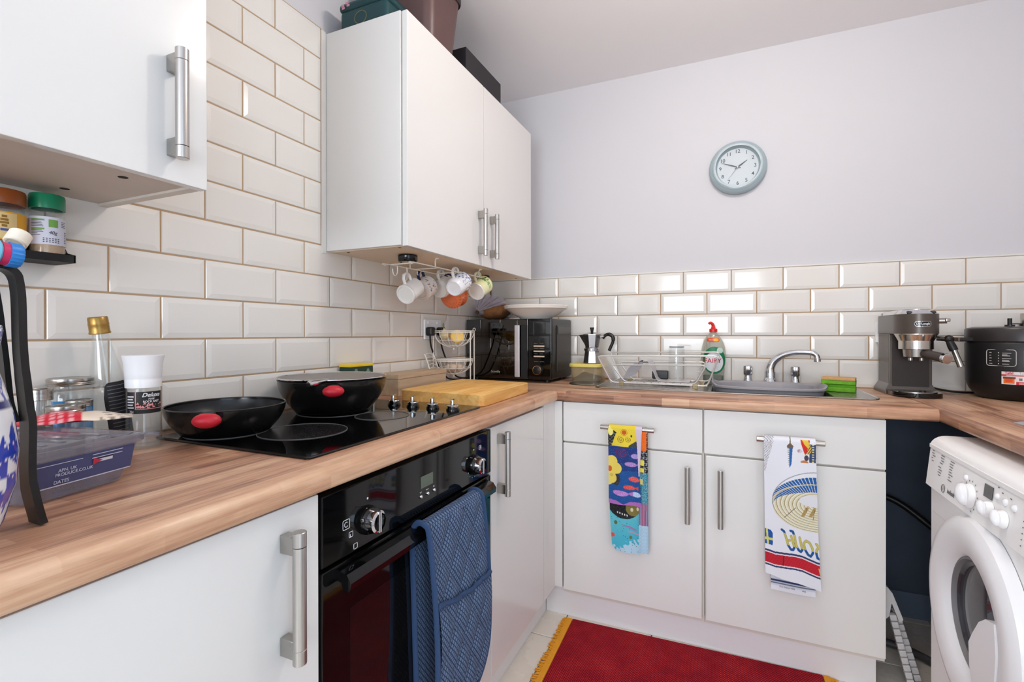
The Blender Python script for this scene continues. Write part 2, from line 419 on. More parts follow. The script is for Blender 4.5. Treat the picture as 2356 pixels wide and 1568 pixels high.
def back_tiles():
    for s in range(5):
        z1 = BZ-s*BH; z0 = z1-BH if s < 4 else .9125
        for d in range(-3+(1 if s % 2 == 0 else 0), 26, 2):
            a = max(BX0+d*BW, .002); b = min(BX0+(d+2)*BW, XR-.002)
            if b-a < .02: continue
            lay_tile(wall_back, (a+G/2, D, z0+G/2), b-a-G, z1-z0-G, 0)
    MB().box(-.002, XR, D+.0028, D+.008, .905, BZ).build('grout', GROUT, wall_back)
    MB().box(0, XR, D-.001, D+.008, BZ-.001, BZ+.006, .002).build('sealant_strip', CAULK, wall_back)
back_tiles()
def floor_tiles():
    fl = struct(MB().box(-.15, XR+.15, YN-.12, D+.15, -.1, -.009).build('floor', pm('floor_grout', (150, 140, 128), .9)))
    ft = pm('floor_tile', (222, 214, 202), .28, var=.05, vs_=6, rv=.08)
    me = None; S_ = .33
    base = MB().box(0, S_-.004, 0, S_-.004, -.009, 0, .0012, 1)
    o = base.build('floor_tile', ft, fl); me = o.data; first = True
    for i in range(7):
        for j in range(13):
            x = .285+i*S_-S_; y = 1.735-(j-2)*S_
            if x > XR-.1 or x < -.1: continue
            q = o if first else o.copy()
            if not first: COL.objects.link(q)
            first = False; q.location = (x, y, 0)
floor_tiles()

# ---------------------------------------------------------------- worktops
XW, YW, ZT, ZB = .586, 1.852, .91, .872
def nose(a, sgn, back):
    """worktop cross-section: rounded front edge at a, flat back edge"""
    r = .013; P = []
    for k in range(5):
        t = math.radians(90-90*k/4); P.append((a-sgn*(r-r*math.cos(t)), ZT-r+r*math.sin(t)))
    r2 = .008
    for k in range(4):
        t = math.radians(-90*k/3); P.append((a-sgn*(r2-r2*math.cos(t)), ZB+r2+r2*math.sin(t)))
    return P+[(back, ZB), (back, ZT)]
wt = MB().prism(nose(XW, 1, .001), 'y', -.36, YW)
tag(wt.build('worktop', LAMY), 'wood-effect laminate worktop along the tiled left wall, holding the hob', 'worktop')
wt = MB().prism(nose(YW, -1, 2.04), 'x', XW, 1.785).box(.001, XW, YW, D-.001, ZB, ZT).box(XW, 1.125, 2.04, D-.001, ZB, ZT)
wt.box(1.57, 1.785, 2.04, D-.001, ZB, ZT).box(1.125, 1.57, 2.36, D-.001, ZB, ZT)
wo = tag(wt.build('worktop', LAMX), 'wood-effect laminate worktop under the back wall, with the sink set in it', 'worktop')
wt = MB().prism(nose(1.785, -1, XR-.001), 'y', .35, D-.001)
tag(wt.build('worktop', LAMY), 'wood-effect laminate worktop over the washing machine', 'worktop')

# ---------------------------------------------------------------- cabinets
def bar_handle(parent, a, b, out, r=.0105, post=.02, postlen=None, mat=None):
    """bar handle between a and b standing off along out; square posts at both ends, collars on the bar"""
    a, b, out = Vec(a), Vec(b), Vec(out); d = (b-a).normalized(); L = (b-a).length
    for q in (a+d*(.022), b-d*(.022)):
        foot = q-out; mid = (q+foot)/2; ln = out.length
        M = frame(mid, out, d); MB().box(-ln/2, ln/2, -post*.72, post*.72, -post*.42, post*.42, .001, 1, M=M).build('handle_post', SATIN, parent)
    hb = MB(); q = L*.115
    hb.cyl(a, a+d*(q-.0006), r, n=20, bev=.0008); hb.cyl(a+d*q, b-d*q, r*.985, n=20); hb.cyl(b-d*(q-.0006), b, r, n=20, bev=.0008)
    return hb.build('handle', mat or STEEL, parent)
def slab(x0, x1, y0, y1, z0, z1): return MB().box(x0, x1, y0, y1, z0, z1, .0022, 2)

# wall cabinet at the left edge
t = thing('wall_cabinet', 'white gloss wall cabinet above the black spice shelf, with a tall bar handle', 'cabinet', (.001, -.35, 1.406))
c = MB().box(.001, .298, -.35, .604, 1.424, 2.12).box(.001, .298, .586, .604, 1.407, 1.424)
c.box(.001, .298, -.35, .586, 1.413, 1.424); c.build('carcass', CARC, t)
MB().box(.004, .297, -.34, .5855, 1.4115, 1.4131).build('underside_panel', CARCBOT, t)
for q in ((.07, .50), (.245, .505)): MB().lathe([(.0, -.0006), (.0075, -.0006), (.0075, 0)], 16, (q[0], q[1], 1.4115)).build('screw_hole', HOLE, t)
d = slab(.300, .319, .02, .6055, 1.406, 2.118).build('door', GLOSS, t)
bar_handle(d, (.349, .541, 1.440), (.349, .541, 1.629), (.030, 0, 0))
d = slab(.300, .319, -.35, .0165, 1.406, 2.118).build('door', GLOSS, t)

# wall cabinet over the hob corner
t = thing('wall_cabinet', 'white gloss double wall cabinet with storage boxes on top and mugs hanging underneath', 'cabinet', (.001, 1.222, 1.406))
MB().box(.001, .298, 1.222, 2.243, 1.409, 2.121, .0015, 1).build('carcass', GLOSS, t)
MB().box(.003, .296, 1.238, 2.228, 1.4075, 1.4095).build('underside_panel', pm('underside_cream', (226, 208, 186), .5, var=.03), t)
for q in ((.06, 1.26), (.27, 1.255), (.26, 2.19)): MB().lathe([(.0, -.0006), (.005, -.0006), (.005, 0)], 14, (q[0], q[1], 1.4075)).build('screw_hole', HOLE, t)
d = slab(.301, .320, 1.226, 1.7315, 1.406, 2.12).build('door', GLOSS, t); bar_handle(d, (.350, 1.690, 1.441), (.350, 1.690, 1.622), (.030, 0, 0), r=.009)
d = slab(.301, .320, 1.7345, 2.241, 1.406, 2.12).build('door', GLOSS, t); bar_handle(d, (.350, 1.792, 1.441), (.350, 1.792, 1.622), (.030, 0, 0), r=.009)

XF, YF = .570, 1.868
# base cabinet left of the oven
t = thing('base_cabinet', 'white gloss base cabinet with a tall bar handle left of the black oven', 'cabinet', (.01, -.35, .1))
MB().box(.01, XF-.02, -.35, .628, .10, .869).build('carcass', CARC, t)
d = slab(XF-.0185, XF, .03, .627, .125, .866).build('door', GLOSS, t)
bar_handle(d, (.603, .556, .630), (.603, .556, .834), (.033, 0, 0))
slab(XF-.0185, XF, -.35, .0265, .125, .866).build('door', GLOSS, t)
# narrow cabinet right of the oven
t = thing('base_cabinet', 'narrow white gloss base cabinet between the oven and the corner', 'cabinet', (.01, 1.287, .1))
MB().box(.01, XF-.02, 1.287, 1.735, .10, .869).build('carcass', CARC, t)
d = slab(XF-.0185, XF, 1.288, 1.736, .124, .862).build('door', GLOSS, t)
bar_handle(d, (.602, 1.337, .650), (.602, 1.337, .844), (.032, 0, 0), r=.0095)
tag(MB().prism([(.53, 1.739), (.570, 1.739), (.570, 1.868), (.600, 1.868), (.600, 1.886), (.53, 1.886)], 'z', .124, .868).build('corner_post', GLOSS), 'white corner post joining the two runs of base cabinets', 'corner post')
# sink cabinets
def sink_cab(label, x0, x1, dx0, dx1, hx, b0, b1):
    t = thing('sink_cabinet', label, 'cabinet', (x0, D-.01, .1))
    MB().box(x0, x1, YF+.02, D-.01, .10, .735).box(x0, x1, YF+.02, 2.02, .735, .869).build('carcass', CARC, t)
    dr = slab(dx0, dx1, YF, YF+.0185, .711, .867).build('drawer_front', GLOSS, t)
    r = .0092; yb = 1.828
    for q in (b0+.035, b1-.035): MB().cyl((q, YF, .786), (q, yb, .786), .0045, n=10).build('handle_post', SATIN, dr)
    MB().cyl((b0, yb, .786), (b1, yb, .786), r, n=18, bev=.0008).build('handle', STEELX, dr)
    d = slab(dx0+(.006 if dx0 > 1 else 0), dx1-(0 if dx0 > 1 else .002), YF, YF+.0185, .118, .7045).build('door', GLOSS, t)
    for q in (.492, .637): MB().cyl((hx, YF, q), (hx, 1.836, q), .0045, n=10).build('handle_post', SATIN, d)
    MB().cyl((hx, 1.832, .464), (hx, 1.832, .665), .0095, n=18, bev=.0008).build('handle', STEEL, d)
    return t
sink_cab('white gloss sink cabinet with the sea-creature tea towel on its drawer bar', .603, 1.129, .6045, 1.1235, 1.075, .765, .962)
sink_cab('white gloss sink cabinet with the souvenir stadium tea towel on its drawer bar', 1.131, 1.66, 1.1285, 1.659, 1.183, 1.294, 1.49)
struct(MB().box(.50, .520, -.35, 1.898, 0, .1, .001).build('trim_1', MATTEW))
struct(MB().box(.521, 1.64, 1.898, 1.914, 0, .117, .001).build('trim_2', MATTEW))

# ---------------------------------------------------------------- oven
OG = pm('oven_glass', (9, 9, 10), .045, var=.1, spec=.4)
t = thing('oven', 'black glass built-in oven under the hob with an oven glove on its handle', 'oven', (.3, .957, .24))
MB().box(.03, .548, .640, 1.275, .235, .862).build('body', BLACKM, t)
pn = MB().box(.549, .572, .632, 1.283, .734, .859, .003).build('control_panel', OG, t)
dr = MB().box(.549, .571, .632, 1.283, .246, .727, .004).build('door', OG, t)
MB().box(.5712, .5717, .70, 1.215, .31, .635).build('door_glass', pm('door_window', (16, 15, 15), .03, spec=.7), dr)
hp = [(.5705, .722), (.596, .716), (.606, .702), (.604, .690), (.596, .684), (.588, .688), (.584, .700), (.5705, .704)]
MB().prism(hp, 'y', .665, 1.25).build('door_handle', BLACKG, dr)
def oven_knob(y, ang):
    k = MB().lathe([(.0, .0), (.027, 0), (.0275, .004), (.025, .011), (.0225, .014), (0, .014)], 36, M=frame((.572, y, .781), (0, 1, 0), (0, 0, 1))).build('knob', BLACKG, t)
    g = MB().lathe([(.0228, .0125), (.0232, .0155), (.021, .027), (.0165, .030), (.0165, .027)], 36, M=frame((.572, y, .781), (0, 1, 0), (0, 0, 1)))
    g.box(-.0045, .0045, -.021, .021, .014, .0315, .002, M=frame((.572, y, .781), (0, 1, 0), (0, 0, 1))).build('grip', CHROME, k)
oven_knob(.748, 0); oven_knob(1.178, 0)
FP = frame((.5724, 0, 0), (0, 1, 0), (0, 0, 1))
MB().box(.925, .975, .788, .815, 0, .0006, M=FP).build('display', pm('display_glass', (88, 98, 84), .2), pn)
sg = MB(); text(sg, '11', .02, Mx.Translation((0, 0, .0008)) @ FP @ Mx.Translation((.95, .801, 0))); sg.build('display_digits', pm('display_ink', (58, 74, 52), .4), pn)
for y in (.925, .952, .979): MB().lathe([(0, .0), (.0042, 0), (.0042, .003), (.003, .0045), (0, .005)], 14, M=frame((.572, y, .771), (0, 1, 0), (0, 0, 1))).build('button', CHROME, pn)
sy = MB()
def sq_icon(m, y, z, s): m.tube([Vec((.5726, a, b)) for a, b in rrect(y-s, y+s, z-s, z+s, s*.25, 2)], .0006, 4, closed=True)
for y, z, s in ((.690, .792, .0085), (.702, .770, .0048), (.714, .744, .0048), (1.214, .821, .0055)): sq_icon(sy, y, z, s)
sy.tube([(.5726, .690+.0045*math.cos(a), .792+.0045*math.sin(a)) for a in np.linspace(.9, 5.6, 14)], .0006, 4)
sy.tube([(.5726, .700, .771), (.5726, .700, .765)], .0007, 4); sy.tube([(.5726, 1.216, .824), (.5726, 1.214, .818)], .0007, 4)
for y, z in ((.748, .822), (1.178, .822)): sy.ell((.5722, y, z), (.0006, .0022, .0022), 10, 6)
for q in (0, 1, 2, 3, 4): sy.ell((.5722, 1.178+.034*math.cos(3.6+q*.42), .781+.034*math.sin(3.6+q*.42)), (.0005, .0012, .0012), 8, 4)
for y, k in ((.925, -1), (.979, 1)): sy.tube([(.5726, y-.003, .780+.0015*-k), (.5726, y, .780+.0015*k), (.5726, y+.003, .780+.0015*-k)], .0005, 4)
sy.box(.5722, .5727, .947, .957, .7795, .7805); sy.build('symbols', INKW, pn)
tag(slab(.551, XF-.001, .634, 1.284, .124, .240).build('filler_panel', GLOSS), 'white filler panel under the black oven', 'panel')

# ---------------------------------------------------------------- washing machine
WX = 1.735
t = thing('washing_machine', 'white front-loading washing machine under the right worktop', 'washing machine', (2.03, 1.453, 0))
Y0, Y1 = 1.157, 1.750
b = MB(); b.box(WX+.16, 2.33, Y0, Y1, .012, .715)
def holed(m, cy, cz, r, y0, y1, z0, z1, xa, xb):
    """front shell with the round loading hole"""
    ang = sorted([2*PI*k/56 for k in range(56)]+[math.atan2(b_-cz, a_-cy) % (2*PI) for a_ in (y0, y1) for b_ in (z0, z1)])
    I = []; O = []
    for a in ang:
        c_, s_ = math.cos(a), math.sin(a); q = min([((y1 if c_ > 0 else y0)-cy)/c_ if abs(c_) > 1e-9 else 9, ((z1 if s_ > 0 else z0)-cz)/s_ if abs(s_) > 1e-9 else 9])
        I.append((cy+r*c_, cz+r*s_)); O.append((cy+q*c_, cz+q*s_))
    n = len(ang); v = [(xa, *p) for p in I]+[(xa, *p) for p in O]+[(xb, *p) for p in I]+[(xb, *p) for p in O]; f = []
    for i in range(n):
        j = (i+1) % n; f += [(i, j, n+j, n+i), (2*n+i, 3*n+i, 3*n+j, 2*n+j), (i, 2*n+i, 2*n+j, j), (n+i, n+j, 3*n+j, 3*n+i)]
    m.add(v, f)
holed(b, 1.442, .487, .13, Y0, Y1, .012, .715, WX, WX+.16)
for x in (1.79, 2.28):
    for y in (1.2, 1.7): b.cyl((x, y, 0), (x, y, .014), .02, n=12)
b.build('body', WASHW, t)
top = [(WX-.004, .826)]
for k in range(7):
    a = math.radians(180-90*k/6); top.append((WX+.034+.038*math.cos(a), .816+.034*math.sin(a)))
top += [(2.33, .850), (2.33, .826)]
MB().prism(top, 'y', Y0, Y1).build('top', WASHW, t)
pnl = MB().prism([(WX-.001, .8245), (WX-.013, .712), (WX-.006, .706), (WX+.05, .706), (WX+.05, .8245)], 'y', Y0, Y1-.001)
pn = pnl.build('control_panel', WASHW, t)
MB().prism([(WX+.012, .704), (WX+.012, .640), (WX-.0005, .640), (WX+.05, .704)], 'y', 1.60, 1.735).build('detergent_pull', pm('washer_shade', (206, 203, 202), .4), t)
PT = frame((WX-.0071, 0, .768), (0, -1, 0), (.1067, 0, 1))       # local x = towards the camera (-y), y = up the panel
def on_panel(y, z): return PT @ Mx.Translation((-y, z-.768, .0008))
def knob_prog(y, z, r, name='program_knob'):
    M = on_panel(y, z)
    k = MB().lathe([(0, 0), (r, 0), (r*1.02, .003), (r*.92, .008), (r*.80, .011), (0, .012)], 28, M=M).build(name, WASHW, t)
    MB().ell((0, 0, 0), (r*.50, r*.94, r*.52), 20, 12, M=M @ Mx.Translation((0, r*.05, .014)) @ Mx.Rotation(.5, 4, 'Z')).build('grip', WHITEP, k)
knob_prog(1.481, .757, .028); knob_prog(1.386, .756, .018, 'dial'); knob_prog(1.326, .755, .018, 'dial')
for y, z, r in ((1.511, .792, .0075), (1.363, .792, .007), (1.329, .790, .0075), (1.294, .789, .0075)):
    MB().ell((0, 0, 0), (r*.8, r, r*.8), 16, 8, M=on_panel(y, z)).build('button', WHITEP, pn)
MB().box(-.019, .019, -.014, .014, 0, .001, M=on_panel(1.401, .791)).build('display', pm('dark_display', (78, 76, 76), .15), pn)
ink = MB()
random.seed(3)
for col_, (y, z, n) in enumerate(((1.728, .812, 5), (1.668, .811, 4), (1.676, .778, 4), (1.606, .809, 5), (1.612, .774, 3))):
    for k in range(n):
        L = random.uniform(.010, .024); M = on_panel(y+random.uniform(-.004, .004), z-.007*k); ink.box(0, L, -.0009, .0009, 0, .0004, M=M)
for k in range(11):
    a = 2*PI*k/14-1.2; ink.box(-.001, .001, -.002, .002, 0, .0004, M=on_panel(1.481-.035*math.cos(a), .757+.035*math.sin(a)))
for k in range(7): ink.ell((0, 0, 0), (.0015, .0015, .0006), 8, 4, M=on_panel(1.258, .80-.012*k))
for y, z in ((1.345, .805), (1.311, .803), (1.386, .780), (1.363, .812)): ink.box(-.003, .003, -.0009, .0009, 0, .0004, M=on_panel(y, z))
ink.build('print', pm('grey_print', (105, 102, 104), .6), pn, kind='stuff')
lg = MB(); lg.tube([on_panel(1.630, .731) @ Vec((.010*math.cos(a), .010*math.sin(a), .0003)) for a in np.linspace(0, 2*PI, 20, endpoint=False)], .0008, 4, closed=True)
text(lg, 'i', .015, on_panel(1.630, .731)); text(lg, 'indesit', .0165, on_panel(1.583, .732), bold=.0002); lg.build('lettering', pm('grey_print', (105, 102, 104), .6), pn)
# porthole door
M = frame((WX-.001, 1.442, .487), (0, -1, 0), (0, 0, 1))
ring = MB().lathe([(.226, 0), (.226, .010), (.222, .024), (.208, .034), (.190, .037), (.150, .030), (.138, .020), (.132, .006)], 56, M=M)
dd = ring.build('door', WHITEP, t)
MB().lathe([(.1345, .008), (.1335, .012), (.128, .013), (.124, .002), (.122, -.01)], 48, M=M).build('seal_ring', pm('grey_rubber', (120, 118, 120), .5), dd)
MB().lathe([(.0, .010), (.05, .009), (.09, .004), (.115, -.001), (.1235, .004)], 40, M=M).build('door_glass', thin_glass('porthole', (168, 170, 176), 1.5, .03, .12, (130, 132, 138)), dd)
MB().lathe([(.0, -.06), (.08, -.055), (.12, -.02), (.1225, .0)], 40, M=M @ Mx.Translation((0, 0, .0))).build('drum', pm('drum_steel', (150, 150, 155), .3, 1), t)
gp = [(.045, -.01), (.075, .030), (.105, .052), (.140, .06), (.148, .0), (.140, -.075), (.118, -.115), (.085, -.155), (.05, -.14), (.030, -.09), (.026, -.04)]
MB().prism(gp, 'z', .012, .0335, M=M).build('door_grip', WHITEP, dd)
# ---------------------------------------------------------------- hob and what stands on it
HZ = .916
t = thing('hob', 'black glass ceramic hob with four chrome-topped knobs set in the left worktop', 'hob', (.288, 1.0, .91))
hobg = pm('hob_glass', (7, 7, 8), .045, var=.1, spec=.6)
MB().prism(rrect(.062, .512, .660, 1.336, .008, 3), 'z', .9102, HZ).build('glass_top', hobg, t)
rm = MB()
P = rrect(.062, .512, .660, 1.336, .008, 3)
rm.tube([Vec((x, y, .9135)) for x, y in P], .0016, 5, closed=True); rm.build('edge_trim', pm('hob_trim', (40, 40, 42), .3, .6), t)
zone = NT('hob_zone'); zb = bsdf(zone, (9, 9, 10), .2)
tc = zone.n('ShaderNodeTexCoord'); no = zone.n('ShaderNodeTexNoise', Scale=420., Detail=2.); zone.l(tc.outputs['Object'], no.inputs['Vector'])
cr = zone.n('ShaderNodeValToRGB'); zone.l(no.outputs[0], cr.inputs[0]); cr.color_ramp.elements[0].position = .52; cr.color_ramp.elements[0].color = (*lin((9, 9, 10)), 1)
cr.color_ramp.elements[1].position = .74; cr.color_ramp.elements[1].color = (*lin((92, 90, 92)), 1); zone.l(cr.outputs[0], zb.inputs['Base Color'])
def hob_zone(x, y, r):
    MB().lathe([(0, 0), (r, 0), (r, .0003), (0, .0003)], 48, (x, y, HZ)).build('cooking_zone', zone.m, t)
    MB().lathe([(r-.0014, 0), (r+.0001, 0), (r+.0001, .0014), (r-.0014, .0014), (r-.0014, 0)], 96, (x, y, HZ)).build('zone_ring', pm('zone_ring', (95, 93, 92), .5), t)
hob_zone(.318, .830, .096); hob_zone(.165, .755, .085); hob_zone(.175, 1.076, .10); hob_zone(.345, 1.075, .072)
for x, y in ((.252, 1.249), (.327, 1.243), (.402, 1.237), (.476, 1.229)):
    k = MB().lathe([(0, 0), (.0195, 0), (.0195, .004), (.016, .009), (.0155, .016), (.0, .016)], 28, (x, y, HZ)).build('knob', BLACKG, t)
    M = Mx.Translation((x, y, HZ)) @ Mx.Rotation(.35, 4, 'Z')
    g = MB().box(-.0045, .0045, -.016, .016, .013, .033, .004, 2, M=M); g.lathe([(.0162, .0), (.0168, .004), (.0155, .006)], 24, (0, 0, .010), M=M)
    g.build('grip', CHROME, k)
def pan(name, label, c, r, rb, h, grip_ang, lid=False, tilt=0):
    t = thing(name, label, 'pan', (c[0], c[1], HZ+.0016))
    z = HZ+.0016
    rad = lambda q: rb+(r-rb)*(1-(1-q)**1.9)
    out = [(0, 0), (rb-.004, 0), (rb, .0016)]+[(rad(k/12), .003+(h-.003)*k/12) for k in range(1, 13)]
    inn = [(rad(k/12)-.0035, .003+(h-.003)*k/12) for k in range(12, 0, -1)]+[(rb-.006, .005), (0, .005)]
    MB().lathe(out+inn, 72, (c[0], c[1], z)).build('bowl', ENAMEL, t)
    MB().lathe([(0, .0062), (rb-.008, .0062), (rb-.003, .0075)]+[(rad(k/12)-.0042, .003+(h-.003)*k/12) for k in range(2, 12)], 72, (c[0], c[1], z)).build('nonstick_lining', NONSTICK, t)
    MB().lathe([(r-.0035, h-.0005), (r-.001, h+.0014), (r+.0012, h), (r-.0005, h-.002)], 72, (c[0], c[1], z)).build('rim', pm('pan_rim', (62, 60, 58), .3, .5), t)
    a = grip_ang; ux, uy = math.cos(a), math.sin(a)
    M = frame((c[0]+ux*(r-.006), c[1]+uy*(r-.006), z+h*.84), (ux, uy, -.10), (-uy, ux, 0))
    lug = MB().prism([(-.004, -.024), (.022, -.016), (.03, -.010), (.03, .010), (.022, .016), (-.004, .024)], 'z', -.003, .003, M=M).build('handle_lug', ENAMEL, t)
    g = MB().ell((.030, 0, -.001), (.018, .0265, .0150), 28, 16, M=M)
    gp = g.build('silicone_grip', RED, t)
    MB().ell((.023, 0, .0115), (.009, .015, .0032), 20, 8, M=M).build('grip_slot', BLACKM, gp)
    return t
pan('frying_pan', 'black frying pan with a red silicone grip beside the salt grinder', (.162, .757), .122, .090, .062, math.radians(-50))
pan('saute_pan', 'deep black pan with a red grip under a mesh screen, beside the tea tin', (.1705, 1.076), .1462, .098, .094, math.radians(-46))
# splatter screen lying on the deep pan
t = thing('splatter_screen', 'round grey mesh splatter screen with a chrome handle lying on the deep pan', 'pan cover', (.1705, 1.076, 1.0125))
z = HZ+.0016+.094+.0035
msh = NT('wire_mesh'); mb_ = bsdf(msh, (150, 146, 142), .45, .75)
tc = msh.n('ShaderNodeTexCoord'); wv = msh.n('ShaderNodeTexNoise', Scale=700., Detail=1.); msh.l(tc.outputs['Object'], wv.inputs['Vector'])
bp = msh.n('ShaderNodeBump', Strength=.5, Distance=.001); msh.l(wv.outputs[0], bp.inputs['Height']); msh.l(bp.outputs[0], mb_.inputs['Normal'])
MB().lathe([(0, .0018), (.145, .0018), (.145, .0030), (0, .0030)], 64, (.1705, 1.076, z)).build('mesh_disc', msh.m, t)
MB().tube([(.1705+.146*math.cos(a), 1.076+.146*math.sin(a), z+.0024) for a in np.linspace(0, 2*PI, 72, endpoint=False)], .0026, 8, closed=True).build('rim', CHROME, t)
a, a2 = math.radians(-52), math.radians(-61)
p0 = Vec((.1705+math.cos(a)*.140, 1.076+math.sin(a)*.140, z+.004)); p1 = Vec((.1705+math.cos(a2)*.222, 1.076+math.sin(a2)*.222, z+.001))
MB().tube([p0, p0+(p1-p0)*.3, p0+(p1-p0)*.6, p0+(p1-p0)*.92, p1], [.0045, .0065, .0075, .0085, .006], 14).build('handle', CHROME, t)
# tin and boxes behind the hob
t = thing('tea_tin', 'small dark green tin with a yellow lid behind the deep pan', 'tin', (.031, 1.32, .9105))
MB().box(.008, .055, 1.272, 1.388, .9105, 1.026, .003).build('body', pm('tin_green', (22, 58, 46), .35), t)
MB().box(.0065, .0565, 1.2705, 1.3895, 1.026, 1.036, .003).build('lid', pm('tin_yellow', (232, 200, 40), .35), t)
e = MB(); M = frame((.0552, 1.30, .985), (0, 1, 0), (0, 0, 1))
for y, s in ((1.300, .9), (1.360, .75)):
    M = frame((.0552, y, 1.004), (0, 1, 0), (0, 0, 1)); e.prism([(-.020*s, -.018*s), (.020*s, -.018*s), (.017*s, .004), (.010*s, .006), (.006*s, .018*s), (-.006*s, .018*s), (-.010*s, .006), (-.017*s, .004)], 'z', 0, .0005, M=M)
e.build('print', pm('tin_print', (120, 140, 132), .5), t)
t = thing('wooden_box', 'pale wooden storage box against the tiles behind the chopping board', 'box', (.056, 1.62, .9105))
WB = wood('pale_wood', (205, 182, 152), (178, 152, 124), 3., .6, 1)
x0, x1, y0, y1, z0, z1 = .006, .108, 1.462, 1.790, .9105, .972
b = MB(); b.box(x0, x1, y0, y0+.008, z0, z1, .001).box(x0, x1, y1-.008, y1, z0, z1, .001).box(x0, x0+.008, y0+.008, y1-.008, z0, z1).box(x1-.008, x1, y0+.008, y1-.008, z0, z1).box(x0+.008, x1-.008, y0+.008, y1-.008, z0, z0+.006)
b.build('body', WB, t); MB().box(x0-.0025, x1+.0025, y0-.0025, y1+.0025, z1+.0005, z1+.018, .002).build('lid', WB, t)
# chopping board
bd = [(.182, 1.372), (.514, 1.346), (.497, 1.770), (.178, 1.800)]
def round_poly(P, r, n=4):
    out = []
    for i, p in enumerate(P):
        a = Vec((*P[i-1], 0)); b = Vec((*p, 0)); c = Vec((*P[(i+1) % len(P)], 0)); q0 = b+(a-b).normalized()*r; q1 = b+(c-b).normalized()*r
        for k in range(n+1):
            s = k/n; q = q0*(1-s)**2+b*2*s*(1-s)+q1*s*s; out.append((q.x, q.y))
    return out
def slab_poly(P, z0, z1, bv):
    c = Vec((sum(p[0] for p in P)/len(P), sum(p[1] for p in P)/len(P), 0)); m = MB(); L = []
    for z, ins in ((z0, bv), (z0+bv, 0), (z1-bv, 0), (z1, bv)):
        L += [(p[0]+(c.x-p[0])*ins*5, p[1]+(c.y-p[1])*ins*5, z) for p in P]
    n = len(P); f = [(k*n+i, k*n+(i+1) % n, k*n+n+(i+1) % n, k*n+n+i) for k in range(3) for i in range(n)]+[tuple(range(n))[::-1], tuple(range(3*n, 4*n))]
    return m.add(L, f)
BWD = wood('board_wood', (238, 196, 122), (212, 150, 72), 4.5, .5, 1, .9)
tag(slab_poly(round_poly(bd, .02), .9105, .949, .0025).build('chopping_board', BWD), 'thick golden wooden chopping board beside the hob knobs', 'chopping board')

# ---------------------------------------------------------------- jars, bottle, grinder, container at the left end
def jar(label, c, r, h, lidh, mat_fill=None, fill=0, lidmat=None, group=None, labelcol=None, name='glass_jar', z0=.9105, wide=1.02):
    t = thing(name, label, 'jar', (c[0], c[1], z0), 0, group)
    n = 40
    MB().lathe([(0, .0), (r*.9, 0), (r, .004), (r, h*.80), (r*.97, h*.87), (r*.84, h*.93), (r*.84, h), (r*.80, h), (r*.80, h*.93), (r*.93, h*.86), (r*.955, h*.79), (r*.955, .006), (0, .006)], n, (c[0], c[1], z0)).build('glass', GLASS, t)
    R = r*wide
    MB().lathe([(R*.80, h-lidh*.35), (R*.97, h-lidh*.35), (R*.985, h-lidh*.2), (R*.96, h-lidh*.1), (R*.985, h), (R*.96, h+lidh*.1), (R*.985, h+lidh*.3), (R*.97, h+lidh*.6), (R*.90, h+lidh*.66), (R*.86, h+lidh*.60), (0, h+lidh*.60)], n, (c[0], c[1], z0)).build('lid', lidmat or SATIN, t)
    if mat_fill: MB().lathe([(0, .0065), (r*.94, .0065), (r*.94, fill), (r*.5, fill+.002), (0, fill+.001)], 28, (c[0], c[1], z0)).build('contents', mat_fill, t)
    if labelcol:
        l = MB(); patch(l, c[0], c[1], r, -1.25, .75, z0+h*.28, z0+h*.76, 14); l.build('label', labelcol, t)
    return t
SPICE = pm('ground_spice', (120, 78, 50), .9, var=.3, vs_=300); COFFEE = pm('coffee_grounds', (62, 46, 38), .95, var=.35, vs_=260, bump=.6, bs=300)
jar('large glass jar with a silver lid and blue label by the tiles', (.042, .520), .0355, .135, .014, labelcol=pm('label_blue', (38, 132, 200), .5))
jar('small spice jar with a silver lid and brown spice, next to the large jar', (.088, .456), .0175, .118, .020, SPICE, .07)
jar('low jar with a silver screw lid right behind the food container', (.135, .472), .027, .094, .014, pm('herbs', (96, 104, 66), .9, var=.3, vs_=200), .05)
jar('low narrow jar with a ridged silver lid in front of the large jar', (.098, .508), .0205, .098, .012, pm('salt', (220, 216, 208), .9), .05)
